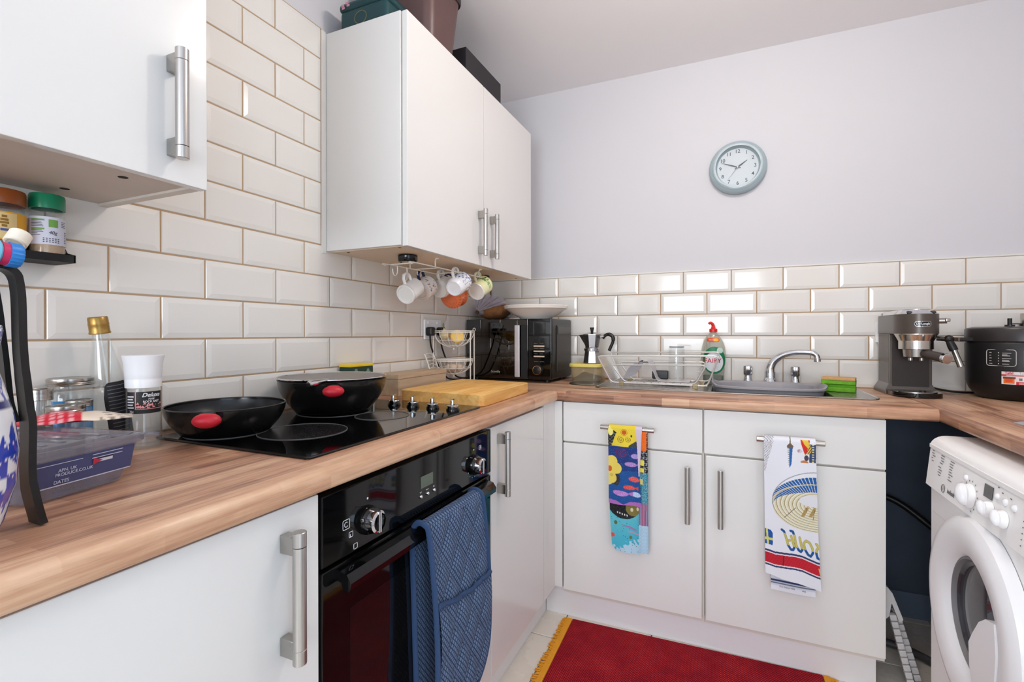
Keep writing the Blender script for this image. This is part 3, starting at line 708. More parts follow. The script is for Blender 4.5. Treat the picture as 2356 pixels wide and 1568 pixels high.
# leaning bottle
def bottle():
    t = thing('vinegar_bottle', 'empty clear bottle with a gold cap and black label leaning against the tiles', 'bottle', (.060, .590, .9155))
    t.rotation_euler = (math.radians(7.5), 0, 0)
    pr = [(0, 0), (.026, 0), (.029, .004), (.0295, .11), (.0285, .135), (.0235, .165), (.0165, .20), (.0135, .225), (.0135, .238)]
    MB().lathe(pr+[(r-.0012, z) for r, z in pr[::-1][:-1]]+[(0, .003)], 40).build('glass', GLASS, t, local=True)
    cp = MB().lathe([(.0135, .226), (.0172, .226), (.0178, .229), (.0168, .231), (.0166, .243), (.0172, .2455), (.0166, .248), (.0163, .258), (.0150, .260), (0, .260)], 36)
    cp.build('cap', pm('gold_cap', (160, 126, 66), .34, .7), t, local=True)
    l = MB(); n = 14; v = []
    for k in range(n+1):
        s = -1+2*k/n; a = .02+s*.80; top_ = .135-.020*abs(s)**3; rr = .0302 if True else 0
        v += [(rr*math.cos(a), rr*math.sin(a), .018), (rr*math.cos(a), rr*math.sin(a), min(top_, .13) if abs(s) < .99 else .10)]
    l.add(v, [(2*k, 2*k+2, 2*k+3, 2*k+1) for k in range(n)]); l.build('label', pm('label_black', (26, 25, 28), .5), t, local=True)
    p = MB()
    for k in range(13):
        a0 = -.55 if k < 7 else -.5; a1 = random.uniform(.25, .62) if k < 7 else random.uniform(-.1, .5); zz = .122-.0075*k
        patch(p, 0, 0, .0304, a0, a1, zz, zz+.0012, 6, .0003)
    p.build('label_print', pm('label_grey', (112, 112, 118), .6), t, local=True)
bottle()
# salt grinder
t = thing('salt_grinder', 'pink rock salt grinder with a white cap and black label beside the frying pan', 'grinder', (.118, .607, .9105))
c = (.118, .607, .9105)
MB().lathe([(0, 0), (.032, 0), (.0345, .004), (.033, .02), (.0295, .05), (.0285, .075), (.0285, .118), (.026, .122), (.026, .126), (.0245, .126), (.0245, .120), (.027, .114), (.027, .075), (.028, .05), (.031, .02), (.031, .006), (0, .006)], 44, c).build('glass', GLASS, t)
MB().lathe([(.0265, .121), (.0305, .121), (.0308, .136), (.0302, .138), (.0308, .140), (.0315, .150), (.0330, .170), (.0355, .183), (.0358, .185), (.0345, .186), (0, .186)], 48, c).build('cap', WHITEP, t)
l = MB(); patch(l, c[0], c[1], .0292, -1.55, .75, c[2]+.070, c[2]+.1135, 30, .0004); l.build('label', pm('label_black', (26, 25, 28), .5), t)
pk = MB(); patch(pk, c[0], c[1], .0297, -.98, -.93, c[2]+.080, c[2]+.1135, 4, .0003); patch(pk, c[0], c[1], .0297, -.98, .74, c[2]+.0785, c[2]+.0795, 20, .0003)
random.seed(11)
for k in range(34):
    a = random.uniform(-.9, .7); zz = random.uniform(.0815, .0905); s = random.uniform(.0012, .0028); r = .0299
    pk.add([(c[0]+r*math.cos(a+dx*s/r), c[1]+r*math.sin(a+dx*s/r), c[2]+zz+dz*s) for dx, dz in ((-1, -.8), (1, -random.random()), (random.uniform(-.6, .6), 1))], [(0, 1, 2)])
pk.build('label_pink', pm('label_pink', (226, 150, 150), .5), t)
wr = MB(); R = .0299
text(wr, 'Deluxe', .0115, wrap=(c[0], c[1], R, -.05, c[2]+.1065), shear=.35, bold=.0002); text(wr, 'PINK', .0052, wrap=(c[0], c[1], R, -.05, c[2]+.0985)); text(wr, 'ROCK SALT', .0056, wrap=(c[0], c[1], R, -.05, c[2]+.0935), bold=.0001)
text(wr, '75g', .0056, wrap=(c[0], c[1], R, -1.2, c[2]+.0745))
for k in range(5): patch(wr, c[0], c[1], .0297, -1.5, -1.06-.05*(k % 2), c[2]+.081+.0055*k, c[2]+.0835+.0055*k, 5, .0003)
wr.build('lettering', INKW, t)
# food container
def container():
    A = math.radians(12); t = thing('food_container', 'clear plastic food container with a navy blue label at the front of the worktop', 'container', (.262, .373, .9105), A)
    hx, hy, H = .103, .074, .066
    m = MB(); n = 6
    def ring(ex, z, r=.022): return [(x, y, z) for x, y in rrect(-hx-ex, hx+ex, -hy-ex, hy+ex, r, n)]
    R = [ring(-.016, 0, .016), ring(-.006, .003), ring(.004, H*.6), ring(.010, H), ring(.0085, H), ring(.0025, H*.6), ring(-.0075, .0045)]
    k = len(R[0]); v = sum(R, []); f = [(a*k+i, a*k+(i+1) % k, a*k+k+(i+1) % k, a*k+k+i) for a in range(6) for i in range(k)]+[tuple(range(k))[::-1], tuple(range(6*k, 7*k))]
    m.add(v, f).build('tub', CLEAR, t, local=True)
    L = [ring(.0125, H-.006), ring(.0145, H-.005), ring(.0145, H+.004), ring(.011, H+.0065), ring(.004, H+.006), ring(-.004, H+.001), ring(-.014, H+.001), ring(-.016, H+.006), ring(-.020, H+.007)]
    v = sum(L, []); f = [(a*k+i, a*k+(i+1) % k, a*k+k+(i+1) % k, a*k+k+i) for a in range(8) for i in range(k)]+[tuple(range(8*k, 9*k))]
    m = MB().add(v, f); m.prism([(hx-.01, hy+.012), (hx+.012, hy+.004), (hx+.022, hy+.022), (hx+.016, hy+.03), (hx-.002, hy+.03)], 'z', H-.001, H+.002)
    for q in range(4): m.box(-.07+.0*q, .075, -.035+.024*q, -.029+.024*q, H+.0068, H+.0082)
    m.build('lid', thin_glass('clear_lid', (216, 214, 222), 1.45, .07, .22, (180, 176, 186)), t, local=True)
    # label on the face towards +x
    def face(u, z): return (hx+.0006+(-.006+.010*(z-.003)/(H*.6-.003) if z < H*.6 else .004+.006*(z-H*.6)/(H*.4)), u, z)
    g = MB().grid(10, 4, lambda u, v: face(-.068+.134*u, .058-.037*v)); g.build('label', pm('label_navy', (72, 80, 122), .45), t, local=True)
    def fm(u, z): return frame(Vec(face(u, z))+Vec((.0009, 0, 0)), (0, 1, 0), (.17, 0, 1))
    w_ = MB()
    text(w_, 'APN, UK', .0062, fm(-.028, .0425)); text(w_, 'PRODUCE.CO.UK', .0062, fm(-.018, .0365)); text(w_, 'DATES', .0066, fm(-.033, .0265))
    w_.grid(6, 1, lambda u, v: tuple(Vec(face(-.068+.134*u, .0222-.0016*v))+Vec((.0004, 0, 0))))
    w_.box(.012, .033, -.0022, .0022, 0, .0004, M=fm(.0, .0445))
    for k in range(2): w_.box(-.022, .022, -.0005, .0005, 0, .0003, M=fm(.025, .0545-.005*k))
    w_.box(-.06, .01, -.0004, .0004, 0, .0003, M=fm(-.02, .053)); w_.build('label_print', pm('label_white', (205, 208, 226), .5), t, local=True)
    r = MB(); r.prism([(.005, -.005), (.018, 0), (.005, .005)], 'z', .0002, .0008, M=fm(.0, .0445)); r.build('flag_triangle', pm('flag_red', (190, 44, 70), .5), t, local=True)
    r = MB(); r.box(.012, .033, .0022, .005, 0, .0005, M=fm(0, .0445)); r.build('flag_black_bar', pm('flag_dark', (40, 40, 48), .5), t, local=True)
container()
# snack packet lying over the lid
def packet():
    t = thing('snack_packet', 'crumpled red and cream snack packet lying on the food container', 'packet', (.165, .465, .990), math.radians(64))
    def h(u, v): return .015*math.sin(PI*u)*math.sin(PI*v)**.6+.0016*math.sin(14*u+5*v)*math.sin(PI*u)
    def cf(u, v):
        if u < .10: return lin((214, 150, 90))
        if .16 < u < .18 or .60 < u < .63 or .70 < u < .72: return lin((235, 214, 190))
        if u < .60: return lin((205, 46, 62)) if not (.25 < u < .55 and int(v*16) % 2 == 0 and math.sin(u*90) > -.2) else lin((230, 160, 165))
        if .72 < u and int(v*11) % 2 == 0 and math.sin(u*70+v*9) > 0: return lin((150, 132, 120))
        return lin((232, 214, 196))
    m = MB(); m.grid(50, 24, lambda u, v: (-.085+.17*u, -.03+.06*v+.004*math.sin(5*u), h(u, v)), cf); m.grid(50, 24, lambda u, v: (-.085+.17*u, -.03+.06*v+.004*math.sin(5*u), -.15*h(u, v)), cf, flip=True)
    m.build('wrapper', paint('packet_print', .35), t, local=True)
packet()
# crock of utensils at the left edge
def crock():
    c = (.470, .199, .9105); t = thing('utensil_crock', 'blue and white painted ceramic crock holding utensils beside the food container', 'crock', c)
    pr = [(0, 0), (.050, 0), (.054, .004), (.066, .03), (.0755, .07), (.0775, .105), (.074, .14), (.066, .175), (.0605, .195), (.0600, .205), (.0635, .218), (.0655, .232), (.0645, .238), (.058, .238), (.056, .225), (.054, .2), (.066, .14), (.066, .06), (0, .02)]
    full = []
    for a, b in zip(pr[:-1], pr[1:]):
        for k in range(12): full.append((a[0]+(b[0]-a[0])*k/12, a[1]+(b[1]-a[1])*k/12))
    full.append(pr[-1])
    wht, blu, dk, red, pur = lin((226, 228, 234)), lin((34, 62, 170)), lin((22, 34, 108)), lin((176, 34, 52)), lin((92, 72, 160))
    def cf(s, z):
        n = math.sin(s*211)*math.sin(z*900)
        if z > .205: return blu if math.sin(z*420+2*n) > -.4 else wht
        if z > .195: return wht
        k = (s*8+.04) % 1-.5; 
        if z > .160:
            return blu if (.012 < abs(k+.1*math.sin(z*160))-.16 < .12) and n > -.75 else wht
        if z > .150: return dk
        zc = (z-.082)/.060; ang = math.atan2(zc, k*1.9); rr = math.hypot(zc, k*1.9)
        if rr < .26: return red if rr < .22 else wht
        pet = abs(math.sin(3*ang+.5)); 
        if rr < 1.05 and pet > .42 and rr > .34: return (pur if zc < -.3 and pet > .8 else blu) if n > -.8 else wht
        return wht
    MB().lathe(full, 300, c, colf=cf).build('pot', paint('crock_glaze', .2, coat=.3), t)
    return t
crock()
# utensils standing in it
def strap(pts, w_, th, side):
    """flat bar following pts; side = direction of its width"""
    m = MB(); P = smooth_path(pts, 6); s = Vec(side).normalized(); v = []
    for i, p in enumerate(P):
        tn = (P[min(i+1, len(P)-1)]-P[max(i-1, 0)]).normalized(); nn = tn.cross(s).normalized()
        ww = w_[i*(len(w_)-1)//max(1, len(P)-1)] if isinstance(w_, list) else w_
        for a, b in ((-1, -1), (1, -1), (1, 1), (-1, 1)): v.append(tuple(p+s*a*ww/2+nn*b*th/2))
    n = len(P); f = [(i*4+k, i*4+(k+1) % 4, i*4+4+(k+1) % 4, i*4+4+k) for i in range(n-1) for k in range(4)]+[(3, 2, 1, 0), tuple((n-1)*4+k for k in range(4))]
    return m.add(v, f)
t = thing('tongs', 'black plastic kitchen tongs hooked over the rim of the painted crock', 'tongs', (.447, .28, .9105))
A = [(.447, .205, 1.2165), (.447, .258, 1.2180), (.447, .282, 1.213), (.447, .2895, 1.19), (.447, .2915, 1.12), (.447, .2965, 1.055), (.447, .2985, 1.03), (.447, .2985, .965), (.447, .3075, .9125)]
strap(A, [.015, .020, .020, .018, .018, .020, .022, .022, .026, .028], .0075, (1, 0, 0)).build('arm', BLACKP, t)
B = [(.425, .205, 1.2165), (.425, .250, 1.217), (.425, .269, 1.211), (.425, .277, 1.19), (.425, .2845, 1.12), (.425, .2895, 1.06), (.433, .2925, 1.035)]
strap(B, [.013, .013, .013, .012, .011, .011], .0055, (1, 0, 0)).build('arm', BLACKP, t)
t = thing('spatula', 'teal silicone spatula standing in the painted crock', 'utensil', (.44, .205, .96))
strap([(.465, .190, .935), (.452, .205, 1.08), (.446, .215, 1.15)], .012, .006, (1, 0, 0)).build('handle', pm('teal_dark', (24, 100, 128), .35), t)
MB().box(-.024, .024, -.004, .004, 0, .080, .004, 3, M=frame((.446, .222, 1.125), (.9, .35, 0), (-.35, .9, 0))).build('blade', pm('teal_silicone', (36, 120, 150), .45), t)
t = thing('acrylic_utensil', 'clear acrylic utensil handle with a cream end leaning out of the painted crock', 'utensil', (.46, .2, .95))
P_ = smooth_path([(.455, .185, .955), (.446, .225, 1.12), (.432, .252, 1.17), (.412, .288, 1.225), (.404, .303, 1.250)], 6); p1 = P_[-1]; d_ = (P_[-1]-P_[-2]).normalized()
MB().tube(P_, .0085, 16).build('handle', GLASS, t); MB().cyl(p1, p1+d_*.017, .0115, n=24, bev=.0012).build('end_cap', pm('cream_cap', (226, 216, 200), .4), t)
t = thing('squeeze_tube', 'light blue tube with a pink band and ridged cap lying on top of the crock', 'tube', (.43, .18, 1.2))
ax = Vec((.02, .93, -.10)).normalized(); q0 = Vec((.462, .190, 1.238)); TB = pm('tube_blue', (112, 178, 206), .35)
MB().cyl(q0, q0+ax*.078,   .0140, n=36, bev=.002).build('body', TB, t)
MB().cyl(q0+ax*.078, q0+ax*.0845, .0128, n=32).build('band', pm('pink_band', (196, 40, 88), .4), t)
m = MB(); M = frame(q0+ax*.0845, ax.orthogonal(), ax.cross(ax.orthogonal())); n = 40
prf = [(0, 0), (1, 0), (1, .009), (.9, .0115), (0, .0115)]
v = [((r*(.0134+.0007*(i % 2)))*math.cos(2*PI*i/n), (r*(.0134+.0007*(i % 2)))*math.sin(2*PI*i/n), z) for r, z in prf for i in range(n)]
m.add(v, [(k*n+i, k*n+(i+1) % n, k*n+n+(i+1) % n, k*n+n+i) for k in range(4) for i in range(n)], M); m.build('cap', pm('cap_blue', (40, 124, 200), .4), t)
# spice rack on the tiles
t = thing('spice_rack', 'black metal spice shelf on the tiles holding two spice jars', 'shelf', (.004, .30, 1.26))
MB().box(.004, .072, .10, .514, 1.2735, 1.276).box(.0705, .073, .10, .514, 1.2735, 1.288).build('shelf', BLACKM, t)
MB().prism([(.004, 1.2735), (.073, 1.2735), (.073, 1.288), (.045, 1.294), (.030, 1.310), (.012, 1.3125), (.004, 1.3125)], 'y', .5125, .5155).build('end_bracket', BLACKM, t)
MB().box(.002, .0045, .10, .5155, 1.2735, 1.3125).build('back_plate', BLACKM, t)
def spice(label, c, r, h, capc, labelc, fillm, fill, deco):
    z0 = 1.2763; t = thing('spice_jar', label, 'jar', (c[0], c[1], z0))
    MB().lathe([(0, 0), (r*.94, 0), (r, .003), (r, h*.16), (r*.95, h*.19), (r, h*.22), (r, h*.66), (r*.95, h*.72), (r*.82, h*.76), (r*.82, h*.80), (r*.78, h*.80), (r*.78, h*.75), (r*.92, h*.70), (r*.96, h*.65), (r*.96, .004), (0, .004)], 40, (*c, z0)).build('glass', GLASS, t)
    MB().lathe([(0, .0045), (r*.945, .0045), (r*.945, fill), (0, fill+.001)], 30, (*c, z0)).build('contents', fillm, t)
    MB().lathe([(r*.85, h*.775), (r*1.0, h*.775), (r*1.01, h*.79), (r*1.01, h*.96), (r*.97, h*.995), (r*.9, h), (0, h)], 44, (*c, z0)).build('cap', capc, t)
    l = MB(); patch(l, c[0], c[1], r, -2.4, 1.9, z0+h*.22, z0+h*.64, 40, .0004); l.build('label', labelc, t); deco(t, c, r+.0005, z0, h)
def deco_green(t, c, r, z0, h):
    a = -.42; g = MB(); patch(g, c[0], c[1], r, a+.10, a+.62, z0+h*.485, z0+h*.60, 8, .0003)
    for k in (0, 1): patch(g, c[0], c[1], r, a-.9, a-.12, z0+h*(.575-.135*k), z0+h*(.60-.135*k), 8, .0003)
    g.build('green_print', pm('print_green', (120, 172, 82), .5), t)
    w_ = MB(); text(w_, '40g', .0085, wrap=(c[0], c[1], r+.0002, a+.32, z0+h*.40), shear=.2)
    random.seed(5)
    for k in range(8): patch(w_, c[0], c[1], r, a-.9, a-.9+random.uniform(.4, .75), z0+h*(.555-.0225*k-(.04 if k > 3 else 0)), z0+h*(.5625-.0225*k-(.04 if k > 3 else 0)), 5, .0003)
    for k in range(4): patch(w_, c[0], c[1], r, a+.85, a+1.2, z0+h*(.58-.025*k), z0+h*(.588-.025*k), 4, .0003)
    for k in range(3):
        for j in range(6): patch(w_, c[0], c[1], r, a-.2+.16*j, a-.12+.16*j, z0+h*(.305-.026*k), z0+h*(.318-.026*k), 2, .0003)
    for k in range(7): patch(w_, c[0], c[1], r, a+1.12, a+1.3, z0+h*(.27+.026*k), z0+h*(.281+.026*k), 3, .0003)
    w_.build('label_print', pm('print_dark', (74, 72, 82), .6), t)
spice('spice jar with a green cap and white label on the black wall shelf', (.046, .484), .0255, .121, pm('cap_green', (20, 132, 92), .3), pm('label_pale', (222, 222, 236), .45), pm('sesame', (206, 168, 130), .85, var=.3, vs_=400), .038, deco_green)
def deco_brown(t, c, r, z0, h):
    a = -.45; w_ = MB(); patch(w_, c[0], c[1], r, a-.25, a+.75, z0+h*.24, z0+h*.62, 8, .0003); w_.build('cream_panel', pm('label_cream', (232, 202, 140), .5), t)
    w_ = MB()
    for k, (da, dz, s) in enumerate(((.25, .55, .2), (.25, .50, .3), (.25, .455, .34), (.25, .41, .2))): patch(w_, c[0], c[1], r+.0003, a+da-s/2, a+da+s/2, z0+h*dz, z0+h*(dz+.035), 5, .0003)
    w_.build('crest_print', pm('print_ochre', (150, 112, 40), .6), t)
    w_ = MB(); patch(w_, c[0], c[1], r+.0003, a+.1, a+.42, z0+h*.35, z0+h*.385, 5, .0003); w_.build('blue_print', pm('print_blue', (60, 92, 160), .6), t)
spice('spice jar with an orange-brown cap and yellow label on the black wall shelf', (.040, .422), .0325, .115, pm('cap_brown', (148, 76, 28), .3), pm('label_yellow', (236, 170, 28), .45), pm('brown_spice', (96, 62, 34), .9), .03, deco_brown)
# ---------------------------------------------------------------- under and on the wall cabinet
def puck(label, x, y):
    t = thing('puck_light', label, 'light', (x, y, 1.38))
    MB().lathe([(0, .0255), (.031, .0255), (.033, .0235), (.033, .006), (.030, .002), (.026, .001), (.024, .004), (0, .004)], 40, (x, y, 1.3815)).build('housing', BLACKG, t)
    MB().lathe([(0, .0), (.018, .0005), (.0235, .0038), (0, .0038)], 32, (x, y, 1.3815)).build('lens', pm('puck_lens', (196, 180, 160), .3), t)
puck('black puck light under the near end of the mug cabinet', .206, 1.385)
puck('black puck light under the far end of the cabinet, behind the green mug', .165, 2.02)
t = thing('mug_rack', 'white wire mug rack with hooks screwed under the wall cabinet', 'rack', (.2, 1.6, 1.40))
m = MB(); HX = (.155, .262); ZR = 1.374
for x in HX: m.tube(smooth_path([(x, 1.33, ZR-.006), (x, 1.36, ZR), (x, 1.88, ZR)], 4), .0022, 6)
for y in (1.36, 1.50, 1.64, 1.78, 1.88): m.tube([(HX[0], y, ZR+.001), (HX[1], y, ZR+.001)], .0019, 6)
m.build('frame', WIREW, t)
m = MB()
for x in HX:
    for y in (1.47, 1.80): m.tube(smooth_path([(x, y, ZR), (x, y, 1.398), (x, y+.012, 1.4045)], 4), .0022, 6); m.lathe([(0, 0), (.007, 0), (.007, .0035), (0, .0035)], 12, (x, y+.012, 1.4035))
m.build('bracket', WIREW, t)
def hook(x, y):
    pts = [(x, y+.004, ZR)]+[(x, y-.004-.013*math.sin(a), ZR-.020-.013*math.cos(a)+.013) for a in (-.3, .3, .9)]
    pts = [(x, y, ZR), (x, y+.001, ZR-.018), (x, y-.005, ZR-.031), (x, y-.016, ZR-.034), (x, y-.024, ZR-.025), (x, y-.026, ZR-.012)]
    MB().tube(smooth_path(pts, 5), .0021, 6).build('hook', WIREW, t)
AX = Vec((-.03, .88, .46)).normalized()          # hanging direction, base to rim
UP = (Vec((0, 0, 1))-AX*AX.z).normalized()
def mug(label, base, r, h, cf, hcol, flare=1.08, ax=AX, foot=.8, roll=0., mat=None, hookit=True):
    base = Vec(base); ax = Vec(ax).normalized(); up = (Vec((0, 0, 1))-ax*ax.z).normalized(); up = Mx.Rotation(roll, 4, ax) @ up
    M = frame(base, up, ax.cross(up)); R = r*flare
    t = thing('mug', label, 'mug', base, 0, 'mugs on the under-cabinet rack')
    pr = [(0, .004), (r*foot*.82, .004), (r*foot*.86, 0), (r*foot, 0), (r*foot+.002, .004), (r*.97, h*.16), (r*1.0, h*.32), (r*1.01, h*.6), (R, h*.94), (R*1.005, h), (R-.003, h), (R-.004, h*.9), (r-.005, h*.3), (r*.7, .009), (0, .008)]
    full = []
    for a, b in zip(pr[:-1], pr[1:]):
        k_ = max(1, int(math.hypot(b[0]-a[0], b[1]-a[1])/.004))
        full += [(a[0]+(b[0]-a[0])*k/k_, a[1]+(b[1]-a[1])*k/k_) for k in range(k_)]
    full.append(pr[-1]); out = [0]
    MB().lathe(full, 64, M=M, colf=lambda s, z: cf(s, z/h)).build('body', paint('mug_glaze', .14, coat=.2), t)
    g = r*.99
    hp = [(g-.004, 0, h*.28), (g+.017, 0, h*.26), (g+.029, 0, h*.40), (g+.029, 0, h*.62), (g+.018, 0, h*.78), (R-.006, 0, h*.80)]
    P = [M @ Vec(p) for p in smooth_path(hp, 6)]
    MB().tube(P, .0042, 10, sx=1.5).build('handle', hcol, t)
    if hookit:
        top = M @ Vec((g+.024, 0, h*.52)); hk = MB(); z1 = top.z-.004
        x0 = top.x; y0 = top.y
        pts = [(x0, y0+.006, ZR), (x0, y0+.007, top.z+.008), (x0, y0+.004, z1-.010), (x0, y0-.006, z1-.0145), (x0, y0-.015, z1-.008), (x0, y0-.017, z1+.006)]
        hk.tube(smooth_path(pts, 5), .0021, 6).build('hook', WIREW, rackroot)
rackroot = t
wh = lin((234, 230, 226)); nv = lin((36, 44, 98)); gr = lin((120, 156, 72))
def blotch(s, z, n, seed, rad, asp=1.6):
    rr = random.Random(seed)
    for k in range(n):
        a, b = rr.random(), rr.random()*.72+.22
        d = abs((s-a+.5) % 1-.5)
        if math.hypot(d*2*PI*.45*asp/1.6, (z-b)*.95) < rad*(.5+rr.random()*.8): return k
    return -1
MW = pm('mug_white', (234, 230, 226), .15)
def plain(s, z): return wh
def floral(s, z):
    if z > .97: return nv
    if z < .12: return lin((226, 214, 206))
    k = blotch(s, z, 20, 4, .055)
    if k >= 0: return lin((176, 48, 40)) if k % 2 else lin((150, 52, 56))
    k = blotch(s, z, 80, 9, .024)
    if k >= 0: return [lin((52, 60, 96)), lin((132, 120, 70)), lin((170, 110, 84))][k % 3]
    return wh
def navytop(s, z):
    if z > .66 and (z > .93 or blotch(s, z, 40, 12, .06) >= 0): return nv
    return wh
def willow(s, z):
    if z > .965: return nv
    if z > .30 and (blotch(s, z, 80, 21, .042) >= 0 or blotch(s, z, 90, 22, .024) >= 0): return lin((70, 92, 160))
    return lin((240, 240, 244))
def coral(s, z):
    if z > .88: return lin((238, 214, 184))
    return lin((222, 118, 74)) if (math.sin(s*130)*math.sin(z*36) < .72) else lin((190, 70, 50))
def green_m(s, z):
    if z < .056: return wh
    if z < .095 or z > .985: return lin((150, 168, 84))
    s = s if s > .5 else 1-s
    d = abs((s-.93+.5) % 1-.5)
    if math.hypot(d*4.4, (z-.55)*1.3) < .30 and math.hypot((d-.02)*4.4, (z-.42)*1.2) > .22: return lin((112, 142, 74))
    if .58 < z < .80 and abs((s-.80+.5) % 1-.5) < .05+.04*math.sin(z*60): return lin((120, 168, 92))
    if .80 < z < .9 and abs((s-.89+.5) % 1-.5) < .045 and math.sin(s*300) > 0: return lin((70, 64, 60))
    return lin((236, 234, 182))
NAVYH = pm('navy_handle', (36, 40, 78), .2); CREAMH = pm('cream_handle', (232, 228, 196), .2)
mug('plain white mug hanging nearest the tiles, first on the rack', (.160, 1.432, 1.276), .036, .072, plain, MW, 1.02, foot=.96)
mug('white mug with red and blue flowers and a dark blue handle on the rack', (.134, 1.561, 1.298), .042, .067, floral, NAVYH, 1.0, foot=.72)
mug('white mug with a dark blue patterned rim, left of the willow-pattern mug', (.153, 1.664, 1.311), .039, .082, navytop, MW, 1.08, roll=.0)
mug('white mug with blue willow pattern hanging at the front of the rack', (.248, 1.618, 1.311), .0375, .080, willow, MW, 1.1)
mug('orange patterned bowl-shaped mug hanging behind the willow-pattern mug', (.152, 1.752, 1.283), .050, .058, coral, MW, 1.15, foot=.6)
mug('pale green mug with leaf motifs hanging last at the right of the rack', (.252, 1.790, 1.312), .0375, .082, green_m, CREAMH, 1.06, foot=.97, ax=(.03, .88, .46))
m = MB(); b = Vec((.252, 1.790, 1.312)); ax_ = Vec((.12, .84, .48)).normalized(); up_ = (Vec((0, 0, 1))-ax_*ax_.z).normalized(); Mg = frame(b+ax_*.0034, up_, ax_.cross(up_))
t = rackroot
hook(.155, 1.395); hook(.262, 1.70)
# boxes on top of the cabinet
t = thing('green_tin', 'dark green rounded tin on top of the wall cabinet at its left end', 'tin', (.13, 1.30, 2.1215))
GT = pm('tin_teal', (20, 62, 66), .4)
MB().box(.046, .235, 1.236, 1.375, 2.1215, 2.192, .016, 4).build('body', GT, t); MB().box(.043, .238, 1.233, 1.378, 2.184, 2.214, .014, 4).build('lid', GT, t)
MB().tube([(.1335+.024*math.cos(a), 1.2355, 2.150+.020*math.sin(a)) for a in np.linspace(0, 2*PI, 28, endpoint=False)], .0012, 5, closed=True).build('emblem', pm('emblem_gold', (120, 112, 80), .5), t)
s_ = MB()
for k, (x, z) in enumerate(((.058, 2.198), (.075, 2.203), (.060, 2.190), (.080, 2.195))): s_.box(x, x+.012, 1.2322, 1.2328, z, z+.007)
s_.build('pink_print', pm('print_pink', (206, 140, 160), .5), t)
t = thing('storage_bin', 'brown plastic storage bin with a dark lid on top of the wall cabinet', 'bin', (.17, 1.47, 2.1215))
BRN = pm('bin_brown', (92, 68, 66), .38, var=.05); m = MB(); n = 5
def rr_(e, z): return [(x, y, z) for x, y in rrect(.050-e, .296+e*.55, 1.388-e*.6, 1.555+e, .035, n)]
R = [rr_(-.02, 2.1215), rr_(-.006, 2.126), rr_(-.001, 2.137), rr_(.026, 2.352), rr_(.020, 2.352), rr_(-.008, 2.14)]
k = len(R[0]); v = sum(R, []); f = [(a*k+i, a*k+(i+1) % k, a*k+k+(i+1) % k, a*k+k+i) for a in range(5) for i in range(k)]+[tuple(range(k))[::-1], tuple(range(5*k, 6*k))]
m.add(v, f).build('tub', BRN, t)
R = [rr_(.031, 2.338), rr_(.034, 2.345), rr_(.034, 2.362), rr_(.028, 2.366)]; v = sum(R, [])
f = [(a*k+i, a*k+(i+1) % k, a*k+k+(i+1) % k, a*k+k+i) for a in range(3) for i in range(k)]+[tuple(range(k))[::-1], tuple(range(3*k, 4*k))]
MB().add(v, f).build('lid', pm('bin_lid', (48, 36, 36), .4), t)
MB().tube(smooth_path([(.02, 1.40, 2.356), (.03, 1.34, 2.30), (.075, 1.335, 2.235), (.15, 1.335, 2.235), (.19, 1.338, 2.29), (.195, 1.40, 2.356)], 6), .005, 8).build('handle', BLACKP, t)
tag(MB().box(.09, .283, 1.656, 1.972, 2.1215, 2.2465, .003).build('black_box', pm('box_black', (38, 34, 38), .6, var=.12, vs_=200)), 'matt black box on top of the wall cabinet at its right end', 'box')

# ---------------------------------------------------------------- corner: basket, microwave, sockets
def wire_basket():
    cx, cy = .0985, 1.872; t = thing('fruit_basket', 'two-tier white wire fruit basket in front of the microwave', 'basket', (cx, cy, .9105))
    def bowl(z, r, name):
        m = MB(); H = r*.82
        for q, rr in ((0, r), (-.006, r*1.0), (-H*.55, r*.82), (-H*.9, r*.42)): m.tube([(cx+rr*math.cos(a), cy+rr*math.sin(a), z+q) for a in np.linspace(0, 2*PI, 40, endpoint=False)], .0024 if q > -.01 else .0016, 6, closed=True)
        for k in range(14):
            a = 2*PI*k/14; m.tube([(cx+r*math.cos(s)*math.cos(a), cy+r*math.cos(s)*math.sin(a), z-H*math.sin(s)) for s in np.linspace(0, 1.5, 9)], .0015, 5)
        m.tube([(cx, cy, z-H), (cx, cy, z-H-.010)], .004, 8); return m.build(name, WIREW, t)
    bowl(1.151, .0885, 'upper_bowl'); bowl(1.027, .083, 'lower_bowl')
    for a in (.54, PI+.54, -.12):
        x, y = cx+.0895*math.cos(a), cy+.0895*math.sin(a)
        if x < .006: x = .006
        MB().tube([(x, y, .9105), (x, y, 1.149)], .0027, 8).build('leg', WIREW, t)
    for a in (.54, PI+.54):
        x, y = cx+.0895*math.cos(a), cy+.0895*math.sin(a); x = max(x, .008)
        MB().tube([(x+.006*math.cos(s), y, 1.157+.007*math.sin(s)) for s in np.linspace(0, 2*PI, 14, endpoint=False)], .0014, 5, closed=True).build('ring', WIREW, t)
wire_basket()
t = thing('lemon', 'half lemon in the upper bowl of the wire basket', 'lemon', (.118, 1.868, 1.13))
ax = Vec((.55, -.75, .35)); M = frame((.120, 1.865, 1.128), ax.orthogonal(), ax.cross(ax.orthogonal()))
pr = [(max(0, .030*math.sin(s)), .036*-math.cos(s)) for s in np.linspace(0, PI/2, 9)]
MB().lathe(pr+[(.0255, .0008), (0, .0008)], 28, M=M).build('peel', pm('lemon_peel', (242, 192, 28), .4, bump=.3, bs=220), t)
MB().lathe([(0, .0012), (.026, .0012), (.026, .0020), (0, .0022)], 28, M=M).build('flesh', pm('lemon_flesh', (246, 206, 110), .3), t)
t = thing('garlic_bulb', 'pale bulb with a green stalk at the left of the upper bowl', 'vegetable', (.068, 1.852, 1.14))
